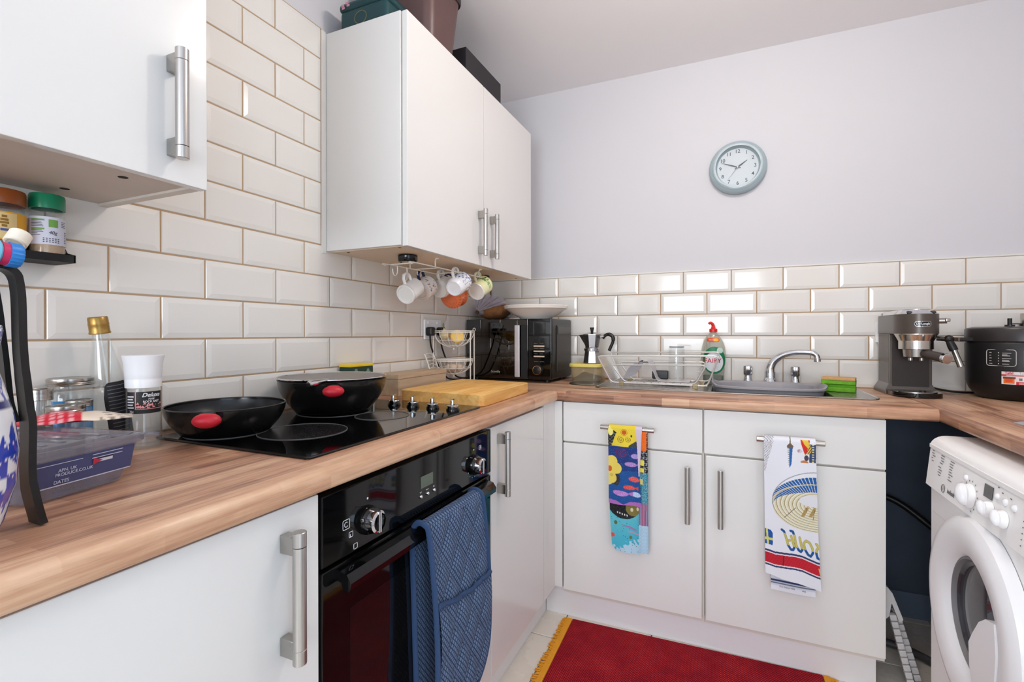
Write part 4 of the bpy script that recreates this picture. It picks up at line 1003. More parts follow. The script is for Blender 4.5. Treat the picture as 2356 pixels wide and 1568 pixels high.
MB().lathe([(0, -.016), (.012, -.015), (.021, -.004), (.020, .008), (.010, .018), (.004, .030), (0, .031)], 20, (.062, 1.852, 1.132)).build('bulb', pm('garlic', (222, 204, 160), .5), t)
MB().tube(smooth_path([(.062, 1.852, 1.158), (.058, 1.85, 1.172), (.062, 1.846, 1.186)], 4), [.0028]*8+[.001], 6).build('stalk', pm('stalk_green', (110, 128, 60), .5), t)
for k, (x, y, r_) in enumerate(((.078, 1.872, .023), (.110, 1.895, .021), (.105, 1.855, .019))):
    tag(MB().ell((x, y, .985+.003*k), (r_, r_, r_*.85), 18, 10).build('onion', pm('onion_pale', (214, 192, 170), .5)), ['pale round onion at the left of the lower bowl', 'pale onion at the back right of the lower bowl', 'small pale onion at the front of the lower bowl'][k], 'onion', 'onions in the lower basket bowl')
t = thing('wire_rack', 'small white rack with curved ribs leaning on the tiles left of the basket', 'rack', (.03, 1.80, .9105))
m = MB()
for y in (1.765, 1.832): m.tube(smooth_path([(.062, y-.004, .9125), (.048, y, .97), (.030, y-.004, 1.030), (.022, y-.008, 1.052)], 5), .0028, 6)
m.build('side_rail', WIREW, t)
for k in range(7):
    s = k/6; z = .955+.090*s; x = .052-.030*s
    MB().tube([(x-.004*math.sin(PI*u), 1.764+.068*u-.005*s, z+.009*math.sin(PI*u)) for u in np.linspace(0, 1, 9)], .0019, 6).build('rib', WIREW, t)
# sockets
t = thing('wall_socket', 'white double socket on the tiles with two black plugs', 'socket', (.003, 1.841, 1.158))
MB().box(.0026, .0125, 1.776, 1.906, 1.114, 1.201, .003).build('plate', WHITEP, t)
for y in (1.800, 1.872): MB().box(.0126, .0165, y-.006, y+.006, 1.182, 1.192, .001).build('switch', WHITEP, t)
for y, lb in ((1.793, 'black plug in the left half of the double socket'), (1.878, 'black plug in the right half of the double socket')):
    t = thing('plug', lb, 'plug', (.02, y, 1.15))
    MB().box(.0128, .046, y-.017, y+.017, 1.130, 1.168, .008, 3).build('body', BLACKP, t)
    MB().tube(smooth_path([(.024, y+.004, 1.132), (.02, y+.02, 1.08), (.02, y+.075, 1.0), (.022, y+.15, .935), (.02, y+.28, .918)], 6), .0038, 8).build('cable', BLACKP, t)
# microwave
def microwave():
    A = math.radians(-2); t = thing('microwave', 'black microwave with a mirrored door and silver handle in the corner', 'microwave', (.237, 2.138, .9105), A)
    w_, dp, z0, z1 = .225, .285, .0135, .298
    MB().box(-w_, w_, .012, dp, z0, z1, .008, 3).build('body', pm('micro_body', (30, 29, 29), .3, var=.08), t, local=True)
    MB().box(w_+.0002, w_+.004, .07, .25, .05, .268, .003, 2).build('side_panel', pm('micro_side', (52, 46, 42), .35), t, local=True)
    MB().box(w_+.004, w_+.0075, .075, .245, .225, .262, .003, 2).build('side_vent', pm('micro_side2', (62, 57, 53), .3), t, local=True)
    for x in (-.19, .19):
        for y in (.04, .24): MB().cyl((x, y, 0), (x, y, .015), .012, n=14).build('foot', BLACKP, t, local=True)
    d = MB().box(-w_, .110, -.004, .0115, z0, z1, .003, 2).build('door', pm('mirror_black', (84, 82, 80), .03, 1), t, local=True)
    MB().box(.048, .074, -.022, -.014, .024, .268, .003, 3).build('handle', pm('handle_silver', (208, 202, 204), .35, .4), d, local=True)
    h = MB()
    for z in (.04, .25): h.box(.054, .068, -.0145, -.003, z-.008, z+.008, .001)
    h.build('handle_post', BLACKP, d, local=True)
    MB().box(.0745, .1085, -.0052, -.0042, .017, .270).build('door_strip', BLACKM, d, local=True)
    pn = MB().box(.1115, w_, -.004, .0115, z0, z1, .003, 2).build('control_panel', BLACKG, t, local=True)
    for k, z in enumerate((.170, .146, .122)): MB().box(.140, .194, -.0062, -.004, z-.0032, z+.0032, .001).build('button', pm('button_cream', (214, 196, 176), .4), pn, local=True)
    M = frame((.163, -.004, .059), (1, 0, 0), (0, 0, 1))
    MB().lathe([(0, 0), (.0235, 0), (.0235, .004), (.0205, .016), (.019, .017), (.0, .0165)], 36, M=M).build('dial', BLACKP, pn, local=True)
    MB().lathe([(.0205, .0145), (.0225, .0145), (.0215, .0185), (.0190, .0185)], 40, M=M).build('dial_ring', CHROME, pn, local=True)
    p = MB()
    for k, z in enumerate((.183, .159, .134, .098)):
        for x in (.142, .170): p.box(x, x+.018+.004*(k % 2), -.0046, -.004, z-.0012, z+.0012)
    p.build('panel_print', pm('panel_grey', (92, 86, 80), .5), pn, local=True)
    w2 = MB(); text(w2, 'Scoville', .0165, frame((-.062, -.0046, .045), (1, 0, 0), (0, 0, 1)), shear=.15); w2.build('lettering', pm('micro_ink', (178, 172, 164), .4), d, local=True)
microwave()
# bowl and bread on top of the microwave
MT = .9105+.298+.0008
c = (.348, 2.232, MT)
tag(MB().lathe([(0, 0), (.075, 0), (.078, .002), (.082, .008), (.115, .022), (.142, .045), (.148, .0475), (.153, .049), (.157, .062), (.155, .0645), (.150, .064), (.145, .052), (.135, .042), (.11, .022), (.07, .010), (0, .009)], 72, c).build('serving_bowl', CERAM), 'wide shallow white serving bowl on top of the microwave', 'bowl')
def bread():
    t = thing('bread_bag', 'loaf of bread in a gathered clear plastic bag on top of the microwave', 'bread', (.105, 2.26, MT))
    K = Vec((.058, 2.172, MT+.038)); CX, CY = .098, 2.285        # the knot faces the room
    def lf(u, v):
        a = 2*PI*u; s = -1+2*v; k = (1-abs(s)**3.2)**.5; r = 1+.06*math.sin(5*a+3*s)
        return (CX+.078*k*r*math.cos(a), CY+.098*s, MT+.0475+max(-.0465, .045*k*r*math.sin(a)))
    MB().grid(34, 24, lf, wrapu=True).build('loaf', pm('bread_crust', (148, 98, 58), .9, var=.65, vs_=42, bump=1., bs=160), t)
    def bg(u, v):
        a = 2*PI*u; s = v; k = min(1, s**.62*1.02); pl = 1+.10*math.sin(15*a)*(1-s)
        x = K.x+(CX-K.x)*min(1, s*1.6)+.084*k*pl*math.cos(a); z = K.z+(MT+.047-K.z)*min(1, s*1.6)+.052*k*pl*math.sin(a)
        e = max(0, s-.86)/.14
        return (x+(CX-x)*e*e, K.y+(2.392-K.y)*s, max(MT+.0006, z+(MT+.047-z)*e*e))
    MB().grid(90, 24, bg, wrapu=True).build('bag', FILM, t)
    def ruff(u, v):     # pleated free end fanning up from the knot
        a = math.radians(112-92*u); r = .010+(.082+.050*u**2)*v; p = .010*v*math.sin(38*u)
        return (K.x+r*math.cos(a)*1.05, K.y-.006+.035*v+p+.03*u*v, K.z+r*math.sin(a)*(.92+.03*math.sin(30*u)))
    MB().sheet(110, 14, ruff, (0, .0008, 0)).build('bag_end', FILM, t)
    MB().lathe([(0, -.010), (.007, -.008), (.009, 0), (.007, .008), (0, .010)], 14, M=frame(K, (1, 0, 0), (0, 0, 1))).build('knot', pm('clip_brown', (92, 56, 34), .5), t)
    r = MB(); r.sheet(20, 4, lambda u, v: (K.x+.03+.085*u, K.y+.04+.02*u, K.z+.018+.034*u+.012*v-.02*u*u), (0, .0008, 0)); r.build('bag_print', pm('bag_red', (132, 42, 52), .4), t)
bread()
# ---------------------------------------------------------------- sink
SS = pm('sink_steel', (176, 170, 164), .28, 1, var=.05, vs_=60, rv=.07, scale=(1, 6, 1))
t = thing('sink', 'stainless steel sink and drainer set in the back worktop', 'sink', (1.185, 2.2, .91))
ZS0, ZS1 = .9104, .9132
m = MB(); X0, X1, YA, YB = .690, 1.684, 2.016, 2.402; bx0, bx1, by0, by1 = 1.145, 1.552, 2.055, 2.340
def q4(P, z0=ZS0, z1=ZS1): m.prism(P, 'z', z0, z1)
def arc(cx, cy, r, a0, a1, n=5): return [(cx+r*math.cos(math.radians(a0+(a1-a0)*k/n)), cy+r*math.sin(math.radians(a0+(a1-a0)*k/n))) for k in range(n+1)]
q4(arc(X0+.05, YA+.05, .05, 180, 270)+[(bx0, YA), (bx0, YB)]+arc(X0+.05, YB-.05, .05, 90, 180))
q4([(bx1, YA)]+arc(X1-.05, YA+.05, .05, 270, 360)+arc(X1-.05, YB-.05, .05, 0, 90)+[(bx1, YB)])
q4([(bx0, YA), (bx1, YA), (bx1, by0), (bx0, by0)]); q4([(bx0, by1), (bx1, by1), (bx1, YB), (bx0, YB)])
m.build('deck', SS, t)
m = MB(); P = arc(X0+.05, YA+.05, .05, 180, 270)+arc(X1-.05, YA+.05, .05, 270, 360)+arc(X1-.05, YB-.05, .05, 0, 90)+arc(X0+.05, YB-.05, .05, 90, 180)
m.tube([(x, y, ZS1-.0004) for x, y in P], .0022, 6, closed=True, sx=1.6); m.build('rolled_edge', pm('sink_edge', (200, 196, 190), .2, 1), t)
for k in range(9):
    y = 2.062+.033*k; MB().box(.745, 1.085, y-.005, y+.005, ZS1-.001, ZS1+.0012, .0018, 2).build('drainer_ridge', SS, t)
m = MB(); z = .775
m.box(bx0, bx0+.0015, by0, by1, z, ZS0).box(bx1-.0015, bx1, by0, by1, z, ZS0).box(bx0, bx1, by0, by0+.0015, z, ZS0).box(bx0, bx1, by1-.0015, by1, z, ZS0).box(bx0, bx1, by0, by1, z-.0015, z)
m.build('basin', SS, t)
t = thing('washing_up_bowl', 'grey plastic washing-up bowl sitting in the sink', 'bowl', (1.347, 2.197, .776))
def sup(ax_, by_, z, n=72, lip=0):
    out = []
    for k in range(n):
        a = 2*PI*k/n; c_, s_ = math.cos(a), math.sin(a); e = 2/3.2
        x = abs(c_)**e*math.copysign(1, c_)*ax_; y = abs(s_)**e*math.copysign(1, s_)*by_
        dz = lip*max(0, (abs(c_)-.86)/.14)
        out.append((1.347+x, 2.197+y, z+dz))
    return out
R = [sup(.165, .108, .777), sup(.172, .115, .785), sup(.192, .132, .915), sup(.197, .137, .924, lip=.006), sup(.203, .140, .926, lip=.008), sup(.203, .140, .933, lip=.010), sup(.197, .135, .935, lip=.010), sup(.188, .128, .928, lip=.004), sup(.166, .110, .786)]
k = 72; v = sum(R, []); f = [(a*k+i, a*k+(i+1) % k, a*k+k+(i+1) % k, a*k+k+i) for a in range(8) for i in range(k)]+[tuple(range(k))[::-1], tuple(range(8*k, 9*k))]
MB().add(v, f).build('bowl', GREYP, t)
# tap
t = thing('mixer_tap', 'chrome mixer tap with two turn handles and a swivel spout behind the sink', 'tap', (1.372, 2.368, .9135))
ty = 2.368
m = MB(); m.prism(rrect(1.262, 1.484, ty-.020, ty+.020, .019, 6), 'z', .9136, .924); m.build('base_plate', CHROME, t)
def tap_handle(x):
    MB().lathe([(.020, .924-.9136), (.021, .014), (.017, .024), (.0145, .036), (.0145, .044)], 30, (x, ty, .9136)).build('pillar', CHROME, t)
    h = MB(); n = 40; v = []; pf = [(.0165, .045), (.0185, .048), (.0185, .078), (.0175, .083), (.012, .0865), (0, .087)]
    for r, z in pf:
        for i in range(n): rr = r*(1-.075*(math.cos(4*2*PI*i/n) > .55)*(r > .013)); v.append((x+rr*math.cos(2*PI*i/n), ty+rr*math.sin(2*PI*i/n), .9136+z))
    h.add(v, [(a*n+i, a*n+(i+1) % n, a*n+n+(i+1) % n, a*n+n+i) for a in range(5) for i in range(n)]); h.build('handle', CHROME, t)
tap_handle(1.286); tap_handle(1.466)
MB().lathe([(.030, .0), (.029, .010), (.024, .020), (.021, .034), (.0205, .05)], 34, (1.372, ty, .924)).build('pillar', CHROME, t)
sp = smooth_path([(1.372, ty, .968), (1.374, ty-.001, .995), (1.388, ty-.004, 1.022), (1.418, ty-.011, 1.046), (1.458, ty-.020, 1.058), (1.498, ty-.030, 1.060), (1.526, ty-.037, 1.056), (1.537, ty-.040, 1.046), (1.539, ty-.041, 1.034)], 7)
n = len(sp); MB().tube(sp, [.0195-(.0085)*min(1, i/(n*.55)) if i < n*.55 else .011 for i in range(n)], 18).build('spout', CHROME, t)
MB().cyl((1.539, ty-.041, 1.0365), (1.5398, ty-.0412, 1.022), .0128, n=22, bev=.001).build('nozzle', CHROME, t)
# sponge
t = thing('sponge', 'green kitchen sponge with a tan scouring top on the right corner of the sink', 'sponge', (1.600, 2.25, .914), math.radians(-14))
SG = pm('sponge_green', (112, 178, 44), .85, var=.25, vs_=90, bump=.8, bs=160)
pf = [(-.034, .0005), (.034, .0005), (.036, .004), (.037, .015), (.022, .019), (.022, .026), (.036, .030), (.037, .043), (-.037, .043), (-.036, .030), (-.022, .026), (-.022, .019), (-.037, .015), (-.036, .004)]
MB().prism([(a, b) for a, b in pf], 'x', -.055, .055).build('foam', SG, t, local=True)
MB().box(-.055, .055, -.036, .036, .0432, .054, .003, 2).build('scourer', pm('scourer_tan', (206, 162, 108), .95, var=.2, vs_=120, bump=.8, bs=220), t, local=True)
# washing-up liquid
def fairy():
    cx, cy = 1.146, 2.366; z0 = .9136; t = thing('dish_soap', 'nearly empty washing-up liquid bottle with a red cap and green label', 'bottle', (cx, cy, z0))
    pr = [(0, 0), (.040, 0), (.043, .004), (.0435, .03), (.047, .06), (.0515, .10), (.0525, .125), (.050, .155), (.043, .182), (.031, .205), (.019, .222), (.0125, .230), (.0125, .237)]
    P2 = smooth_path([(r, 0, z) for r, z in pr], 3); pf = [(max(p.x, 0), p.z) for p in P2]
    MB().lathe(pf+[(r*.965, z) for r, z in pf[::-1][:-4]]+[(0, .004)], 56, (cx, cy, z0), sy=.62).build('bottle', CLEARB, t)
    MB().lathe([(0, .0042), (.0405, .0042), (.0418, .006), (.0424, .034), (.0428, .040), (0, .040)], 40, (cx, cy, z0), sy=.60).build('liquid', pm('soap_green', (8, 74, 28), .15), t)
    c = MB(); c.lathe([(.0135, .2305), (.0165, .2305), (.0165, .243), (.0145, .2455), (.010, .247), (.0075, .255), (.0065, .262), (0, .263)], 28, (cx, cy, z0))
    c.tube(smooth_path([(cx, cy, z0+.256), (cx-.004, cy-.004, z0+.268), (cx-.013, cy-.007, z0+.272), (cx-.019, cy-.008, z0+.267)], 4), [.0062]*8+[.0052]*5, 10); c.build('cap', pm('cap_red', (214, 40, 34), .3), t)
    def R(z):
        for (r0, a), (r1, b) in zip(pf, pf[1:]):
            if a <= z <= b and b > a: return r0+(r1-r0)*(z-a)/(b-a)
        return .04
    def onb(u, z, off):     # u = sideways distance in metres on the front face
        r = R(z)+off; s = max(-.97, min(.97, u/r)); return (cx+r*s, cy-(r*.62)*math.sqrt(1-s*s)-off*.3, z0+z)
    def blob(name, mat, uc, zc, ru, rz, off, sh=2.3):
        m = MB(); nn = 44
        def fn(a, q):
            an = 2*PI*a; e = 2/sh; c_, s_ = math.cos(an), math.sin(an)
            return onb(uc+q*ru*abs(c_)**e*math.copysign(1, c_), zc+q*rz*abs(s_)**e*math.copysign(1, s_), off)
        m.grid(nn, 8, fn, wrapu=True); return m.build(name, mat, t)
    blob('label', pm('label_green', (22, 118, 74), .4), .004, .106, .0455, .060, .0007, 2.1); blob('label_white', pm('soap_label_white', (228, 230, 232), .4), .003, .098, .038, .043, .0012, 2.1)
    blob('label_badge', pm('badge_green', (190, 212, 198), .4), .028, .150, .0125, .0125, .0016)
    blob('neck_label', pm('label_orange', (214, 74, 34), .4), .0, .196, .026, .0095, .0008, 3.); blob('neck_label_yellow', pm('label_amber', (244, 178, 60), .4), .012, .196, .011, .0065, .0013)
    def lay(body, size, uc, zc, mat, name, off, **kw):
        v, f = glyphs(body, size, **kw); return MB().add([onb(uc+x, zc+y, off+z) for x, y, z in v], f).build(name, mat, t)
    lay('FAIRY', .027, -.001, .104, pm('soap_ink', (200, 36, 58), .4), 'lettering', .0018, bold=.0004); lay('MAX', .0085, -.009, .196, INKW, 'neck_lettering', .0014)
    p = MB()
    for u, z, a, b in ((.020, .077, .008, .005), (.026, .070, .005, .008), (.017, .067, .005, .005), (.030, .080, .004, .005)):
        p.add([onb(u+a*math.cos(q), z+b*math.sin(q), .0019) for q in np.linspace(0, 2*PI, 12, endpoint=False)], [tuple(range(12))])
    p.build('white_splash', INKW, t)
CLEARB = thin_glass('bottle_plastic', (246, 246, 242), 1.42, .05, .14, (222, 222, 216))
fairy()
# tub of coffee and moka pot
t = thing('coffee_tub', 'clear plastic tub of ground coffee with a pale yellow lid beside the microwave', 'tub', (.595, 2.292, .9105))
m = MB(); k = 28
def rt(e, z): return [(x, y, z) for x, y in rrect(.522-e, .668+e, 2.226-e, 2.358+e, .035, 6)]
R = [rt(-.008, .9105), rt(-.001, .914), rt(.006, .988), rt(.0045, .988), rt(-.003, .916)]; k = len(R[0])
m.add(sum(R, []), [(a*k+i, a*k+(i+1) % k, a*k+k+(i+1) % k, a*k+k+i) for a in range(4) for i in range(k)]+[tuple(range(k))[::-1], tuple(range(4*k, 5*k))]).build('tub', thin_glass('tub_plastic', (250, 244, 230), 1.4, .08, .14, (232, 218, 190)), t)
R = [rt(.0075, .981), rt(.0095, .983), rt(.0095, .993), rt(.006, .9975), rt(-.003, .9965)]
MB().add(sum(R, []), [(a*k+i, a*k+(i+1) % k, a*k+k+(i+1) % k, a*k+k+i) for a in range(4) for i in range(k)]+[tuple(range(k))[::-1], tuple(range(4*k, 5*k))]).build('lid', pm('lid_yellow', (226, 208, 112), .4), t)
def hp_(u, v):
    x, y = .527+.135*u, 2.232+.120*v; h = .034*(math.sin(PI*u)*math.sin(PI*v))**.55*(1+.25*math.sin(9*u+2)*math.sin(8*v)); return (x, y, .9165+max(h, 0))
MB().grid(22, 20, hp_).build('coffee', COFFEE, t)
tag(MB().lathe([(0, 0), (.092, 0), (.095, .0018), (.092, .0035), (0, .0035)], 48, (.630, 2.185, .9105)).build('saucer', pm('saucer_steel', (160, 156, 152), .3, 1)), 'thin metal disc on the worktop in front of the coffee tub', 'saucer')
def moka():
    cx, cy, z0 = .612, 2.292, .9978; t = thing('moka_pot', 'aluminium moka pot with black handle and knob standing on the coffee tub', 'coffee pot', (cx, cy, z0))
    AL = pm('aluminium', (196, 196, 200), .24, 1, var=.03)
    def octo(pr, name):
        m = MB(); v = [(cx+r*math.cos(PI/8+PI/4*i+.25), cy+r*math.sin(PI/8+PI/4*i+.25), z0+z) for r, z in pr for i in range(8)]; n = 8
        m.add(v, [(a*n+i, a*n+(i+1) % n, a*n+n+(i+1) % n, a*n+n+i) for a in range(len(pr)-1) for i in range(n)]+[tuple(range(n))[::-1], tuple((len(pr)-1)*n+i for i in range(n))]); return m.build(name, AL, t, angle=20)
    octo([(.043, .0), (.044, .002), (.036, .055), (.036, .057)], 'boiler')
    MB().lathe([(.034, .057), (.037, .059), (.0375, .070), (.034, .072), (.033, .075)], 36, (cx, cy, z0)).build('collar', AL, t)
    octo([(.032, .075), (.034, .078), (.044, .134), (.0435, .135)], 'jug')
    octo([(.0445, .1355), (.0445, .138), (.014, .147), (.010, .147)], 'lid')
    MB().lathe([(.006, .147), (.0065, .152), (.010, .168), (.0095, .170), (0, .170)], 20, (cx, cy, z0)).build('knob', BLACKP, t)
    MB().add([(cx-.036, cy-.010, z0+.136), (cx-.036, cy+.010, z0+.136), (cx-.064, cy, z0+.1335), (cx-.034, cy, z0+.085), (cx-.038, cy-.002, z0+.134)], [(0, 1, 2), (0, 2, 3), (1, 3, 2), (0, 3, 1)]).build('spout', pm('moka_shadow', (150, 150, 154), .3, 1), t)
    MB().cyl((cx+.036, cy, z0+.124), (cx+.058, cy, z0+.128), .008, n=12).build('handle_bracket', AL, t)
    MB().tube(smooth_path([(cx+.052, cy, z0+.118), (cx+.064, cy, z0+.132), (cx+.082, cy, z0+.137), (cx+.099, cy, z0+.126), (cx+.101, cy, z0+.106), (cx+.091, cy, z0+.080), (cx+.082, cy, z0+.060)], 6), [.0075]*12+[.009]*12+[.0075]*13, 12).build('handle', BLACKP, t)
moka()
# dish rack
def dish_rack():
    t = thing('dish_rack', 'chrome wire dish rack on the drainer', 'rack', (.94, 2.22, .9135)); WR = pm('rack_wire', (222, 219, 214), .28, .55)
    xl, xr = .690, 1.174; yf, yb = 2.105, 2.310; zb = .9285; zt = 1.042; r = .0031
    def loop(y, top, inset, yt, z1):
        L = .055; P = [(xl+inset, yt, z1), (xr-inset, yt, z1+.008), (xr-inset-.042, y, zb), (xl+inset+.055, y, zb)]
        out = []
        for i, p in enumerate(P):
            a, b, c = Vec(P[i-1]), Vec(p), Vec(P[(i+1) % 4]); d0 = b+(a-b).normalized()*.018; d1 = b+(c-b).normalized()*.018
            for q in range(5): s = q/4; out.append(d0*(1-s)**2+b*2*s*(1-s)+d1*s*s)
        return MB().tube(out, r, 8, closed=True)
    loop(yf, 0, 0, yf-.022, zt).build('front_frame', WR, t); loop(yb, 0, 0, yb+.02, zt+.006).build('back_frame', WR, t)
    m = MB()
    for y, z1 in ((yf+.045, 1.0),): m.v, m.f = loop(y, 0, .048, y, z1).v, loop(y, 0, .048, y, z1).f
    m.build('inner_frame', WR, t)
    m = MB(); m2 = loop(yb-.03, 0, .055, yb-.03, 1.006); m2.build('inner_frame', WR, t)
    for k in range(15):
        y = yf-.016+(yb+.015-yf+.016)*k/14; MB().tube(smooth_path([(xl+.004, y, zt-.006), (xl+.03, yf+(yb-yf)*k/14, .985), (xl+.052, yf+(yb-yf)*k/14, zb)], 3), .0013, 5).build('end_wire', WR, t)
    for z, x, e in ((zt-.003, xl+.003, .02), (zb, xl+.053, 0), (zb, xr-.045, 0), (zt+.004, xr-.003, .02)): MB().tube([(x, yf-e, z), (x, yb+e, z)], .0022, 6).build('cross_rail', WR, t)
    for k in range(13): x = xl+.07+(xr-xl-.13)*k/12; MB().tube([(x, yf, zb+.0015), (x, yb, zb+.0015)], .0013, 5).build('base_wire', WR, t)
    for x, y in ((.790, yf), (1.085, yf), (.800, yb-.06), (1.105, yb-.06)): MB().box(x-.010, x+.010, y-.007, y+.007, .9137, .934, .003, 2).build('foot', CLAMP, t)
    for q in (0, 1, 2): MB().tube([(1.085+.014*math.cos(a), yb-.035, .962+.034*q+.011*math.sin(a)) for a in np.linspace(-1.9, 1.9, 12)], .0014, 5).build('cup_hook', WR, t)
CLAMP = thin_glass('clamp_plastic', (220, 205, 170), 1.4, .1, .35, (214, 196, 150))
dish_rack()
t = thing('draining_tray', 'white plastic tray with one sloping side inside the dish rack', 'tray', (.97, 2.22, .931))
TP = pm('tray_white', (206, 202, 204), .4)
P = smooth_path([(.842, 0, .998), (.858, 0, 1.020), (.880, 0, 1.024), (.898, 0, 1.010), (.918, 0, .965), (.930, 0, .940), (.955, 0, .9345), (1.06, 0, .9345)], 5)
MB().sheet(len(P)-1, 6, lambda u, v: (P[round(u*(len(P)-1))].x, 2.155+.125*v, P[round(u*(len(P)-1))].z+.0), (0, 0, .0022)).build('tray', TP, t)
t = thing('grey_lid', 'grey plastic scoop leaning at the left of the dish rack', 'scoop', (.83, 2.2, .931))
P = smooth_path([(.786, 0, .940), (.797, 0, .968), (.818, 0, .998), (.846, 0, 1.014), (.870, 0, 1.014), (.862, 0, .994), (.842, 0, .966), (.816, 0, .950), (.796, 0, .941)], 4)
SCM = Mx.Translation((0, 2.165, 0))
MB().prism([(p.x, p.z) for p in P[:-1]], 'y', 0, .0035, M=SCM).build('blade', pm('scoop_grey', (158, 154, 157), .45), t)
def tumbler():
    c = (1.002, 2.238, .9368); t = thing('drinking_glass', 'tall drinking glass upside down in the dish rack', 'glass', c)
    MB().lathe([(.0335, 0), (.0335, .12), (.0325, .142), (.030, .147), (0, .147), (0, .140), (.029, .139), (.0312, .12), (.0316, 0), (.0335, 0)], 44, c).build('glass', GLASS, t)
    MB().lathe([(.0, .1395), (.028, .139), (.030, .141), (.0318, .146), (0, .1462)], 16, c).build('base', thin_glass('glass_base', (200, 204, 206), 1.6, .02, .10), t)
tumbler()
t = thing('dark_tub', 'small black plastic tub at the back of the dish rack', 'tub', (.932, 2.25, .937))
MB().box(.898, .966, 2.235, 2.268, .9375, .975, .005, 2).build('tub', BLACKP, t)
# ---------------------------------------------------------------- coffee machine
def coffee_machine():
    t = thing('coffee_machine', 'slim dark grey and chrome espresso machine right of the sink', 'coffee machine', (1.83, 2.28, .9105))
    GB = pm('machine_grey', (88, 80, 74), .32, .35, var=.05); x0, x1 = 1.762, 1.892; xc = (x0+x1)/2; z0 = .9105
    MB().box(x0, x1, 2.262, 2.405, z0+.022, 1.136, .004, 2).build('column', GB, t)
    MB().box(x0+.010, x1-.010, 2.2585, 2.2625, z0+.03, 1.128).build('column_front', pm('machine_dark', (42, 34, 30), .4), t)
    hd = MB(); P = [(x0, 2.405), (x0, 2.215)]+[(xc-(x1-x0)/2*math.cos(a), 2.215-.085*math.sin(a)) for a in np.linspace(0, PI, 18)][1:-1]+[(x1, 2.215), (x1, 2.405)]
    hd.prism(P, 'z', 1.1365, 1.206).build('head', GB, t)
    P2 = [(xc+(x-xc)*.93, 2.31+(y-2.31)*.95) for x, y in P]; n = len(P)
    MB().add([(x, y, 1.2065) for x, y in P]+[(xc+(x-xc)*.80, 2.30+(y-2.30)*.82, 1.222) for x, y in P]+[(xc+(x-xc)*.80, 2.30+(y-2.30)*.82, 1.2235) for x, y in P],
        [(i, (i+1) % n, n+(i+1) % n, n+i) for i in range(n)]+[(n+i, n+(i+1) % n, 2*n+(i+1) % n, 2*n+i) for i in range(n)]+[tuple(range(2*n, 3*n)), tuple(range(n))[::-1]]).build('chrome_top', CHROME, t)
    for k, x in enumerate((-.033, .002, .034)):
        MB().lathe([(0, 0), (.0085, 0), (.0085, .003), (0, .0035)], 20, M=frame((xc+x, 2.143-.006*(1-abs(x)/.034)+.010, 1.2110), (1, 0, 0), (0, .85, .45))).build('button', pm('button_dark', (40, 38, 40), .2), t)
    MB().lathe([(.060, 0), (.063, .0), (.063, .003), (.052, -.022), (.050, -.022)], 40, (xc, 2.206, 1.1335)).lathe([(.034, -.052), (.0505, -.052), (.0505, -.022), (.0, -.022)], 40, (xc, 2.206, 1.1335)).build('group_head', pm('machine_chrome', (206, 200, 192), .16, 1, var=.04), t)
    pf = MB().lathe([(0, -.084), (.026, -.084), (.0365, -.080), (.0385, -.054), (.0, -.054)], 36, (xc, 2.206, 1.1335)).build('portafilter', SATIN, t)
    MB().cyl((xc-.016, 2.204, 1.052), (xc-.016, 2.204, 1.040), .0075, n=14).cyl((xc+.016, 2.204, 1.052), (xc+.016, 2.204, 1.040), .0075, n=14).build('spouts', SATIN, pf)
    a, b = Vec((xc+.012, 2.180, 1.068)), Vec((xc+.052, 2.085, 1.052))
    MB().tube([a, a+(b-a)*.15, a+(b-a)*.5, a+(b-a)*.86], [.013, .0145, .0155, .0165], 18).build('portafilter_handle', pm('handle_taupe', (62, 54, 50), .4), pf)
    MB().cyl(a+(b-a)*.865, b, .0175, n=26, bev=.001).build('handle_cap', CHROME, pf)
    # steam wand
    MB().cyl((x1-.004, 2.20, 1.182), (x1+.020, 2.196, 1.182), .010, n=18).box(x1+.012, x1+.026, 2.178, 2.196, 1.178, 1.190, .003).build('steam_knob', SATIN, t)
    w_ = MB().tube([(x1-.010, 2.19, 1.120), (x1+.012, 2.180, 1.118)], .008, 12).ell((x1+.020, 2.178, 1.118), (.014, .014, .014), 18, 10).tube([(x1+.020, 2.178, 1.114), (x1+.026, 2.174, 1.095), (x1+.032, 2.171, 1.078)], [.010, .0125, .0125], 14).build('steam_wand_joint', BLACKP, t)
    MB().cyl((x1+.032, 2.171, 1.079), (x1+.048, 2.163, 1.022), .0085, .0095, 18, .0008).build('steam_wand', SATIN, t)
    # base and drip tray
    MB().add([(x0-.014, 2.255, z0), (x1+.012, 2.255, z0), (x1+.012, 2.41, z0), (x0-.014, 2.41, z0), (x0, 2.262, z0+.038), (x1, 2.262, z0+.038), (x1, 2.405, z0+.038), (x0, 2.405, z0+.038), (x0-.014, 2.255, z0+.012), (x1+.012, 2.255, z0+.012), (x1+.012, 2.41, z0+.012), (x0-.014, 2.41, z0+.012)],
        [(3, 2, 1, 0), (4, 5, 6, 7), (0, 1, 9, 8), (1, 2, 10, 9), (2, 3, 11, 10), (3, 0, 8, 11), (8, 9, 5, 4), (9, 10, 6, 5), (10, 11, 7, 6), (11, 8, 4, 7)]).build('base', GB, t)
    TP_ = [(x0-.010, 2.252), (x0-.006, 2.20)]+[(xc-.072*math.cos(a), 2.195-.062*math.sin(a)) for a in np.linspace(0, PI, 18)]+[(x1+.010, 2.20), (x1+.012, 2.252)]
    MB().prism(TP_, 'z', z0+.002, z0+.017).build('drip_tray', BLACKG, t)
    TI = [(xc+(x-xc)*.82, 2.205+(y-2.205)*.78) for x, y in TP_]; MB().prism(TI, 'z', z0+.0172, z0+.0195).build('tray_grid', SATIN, t)
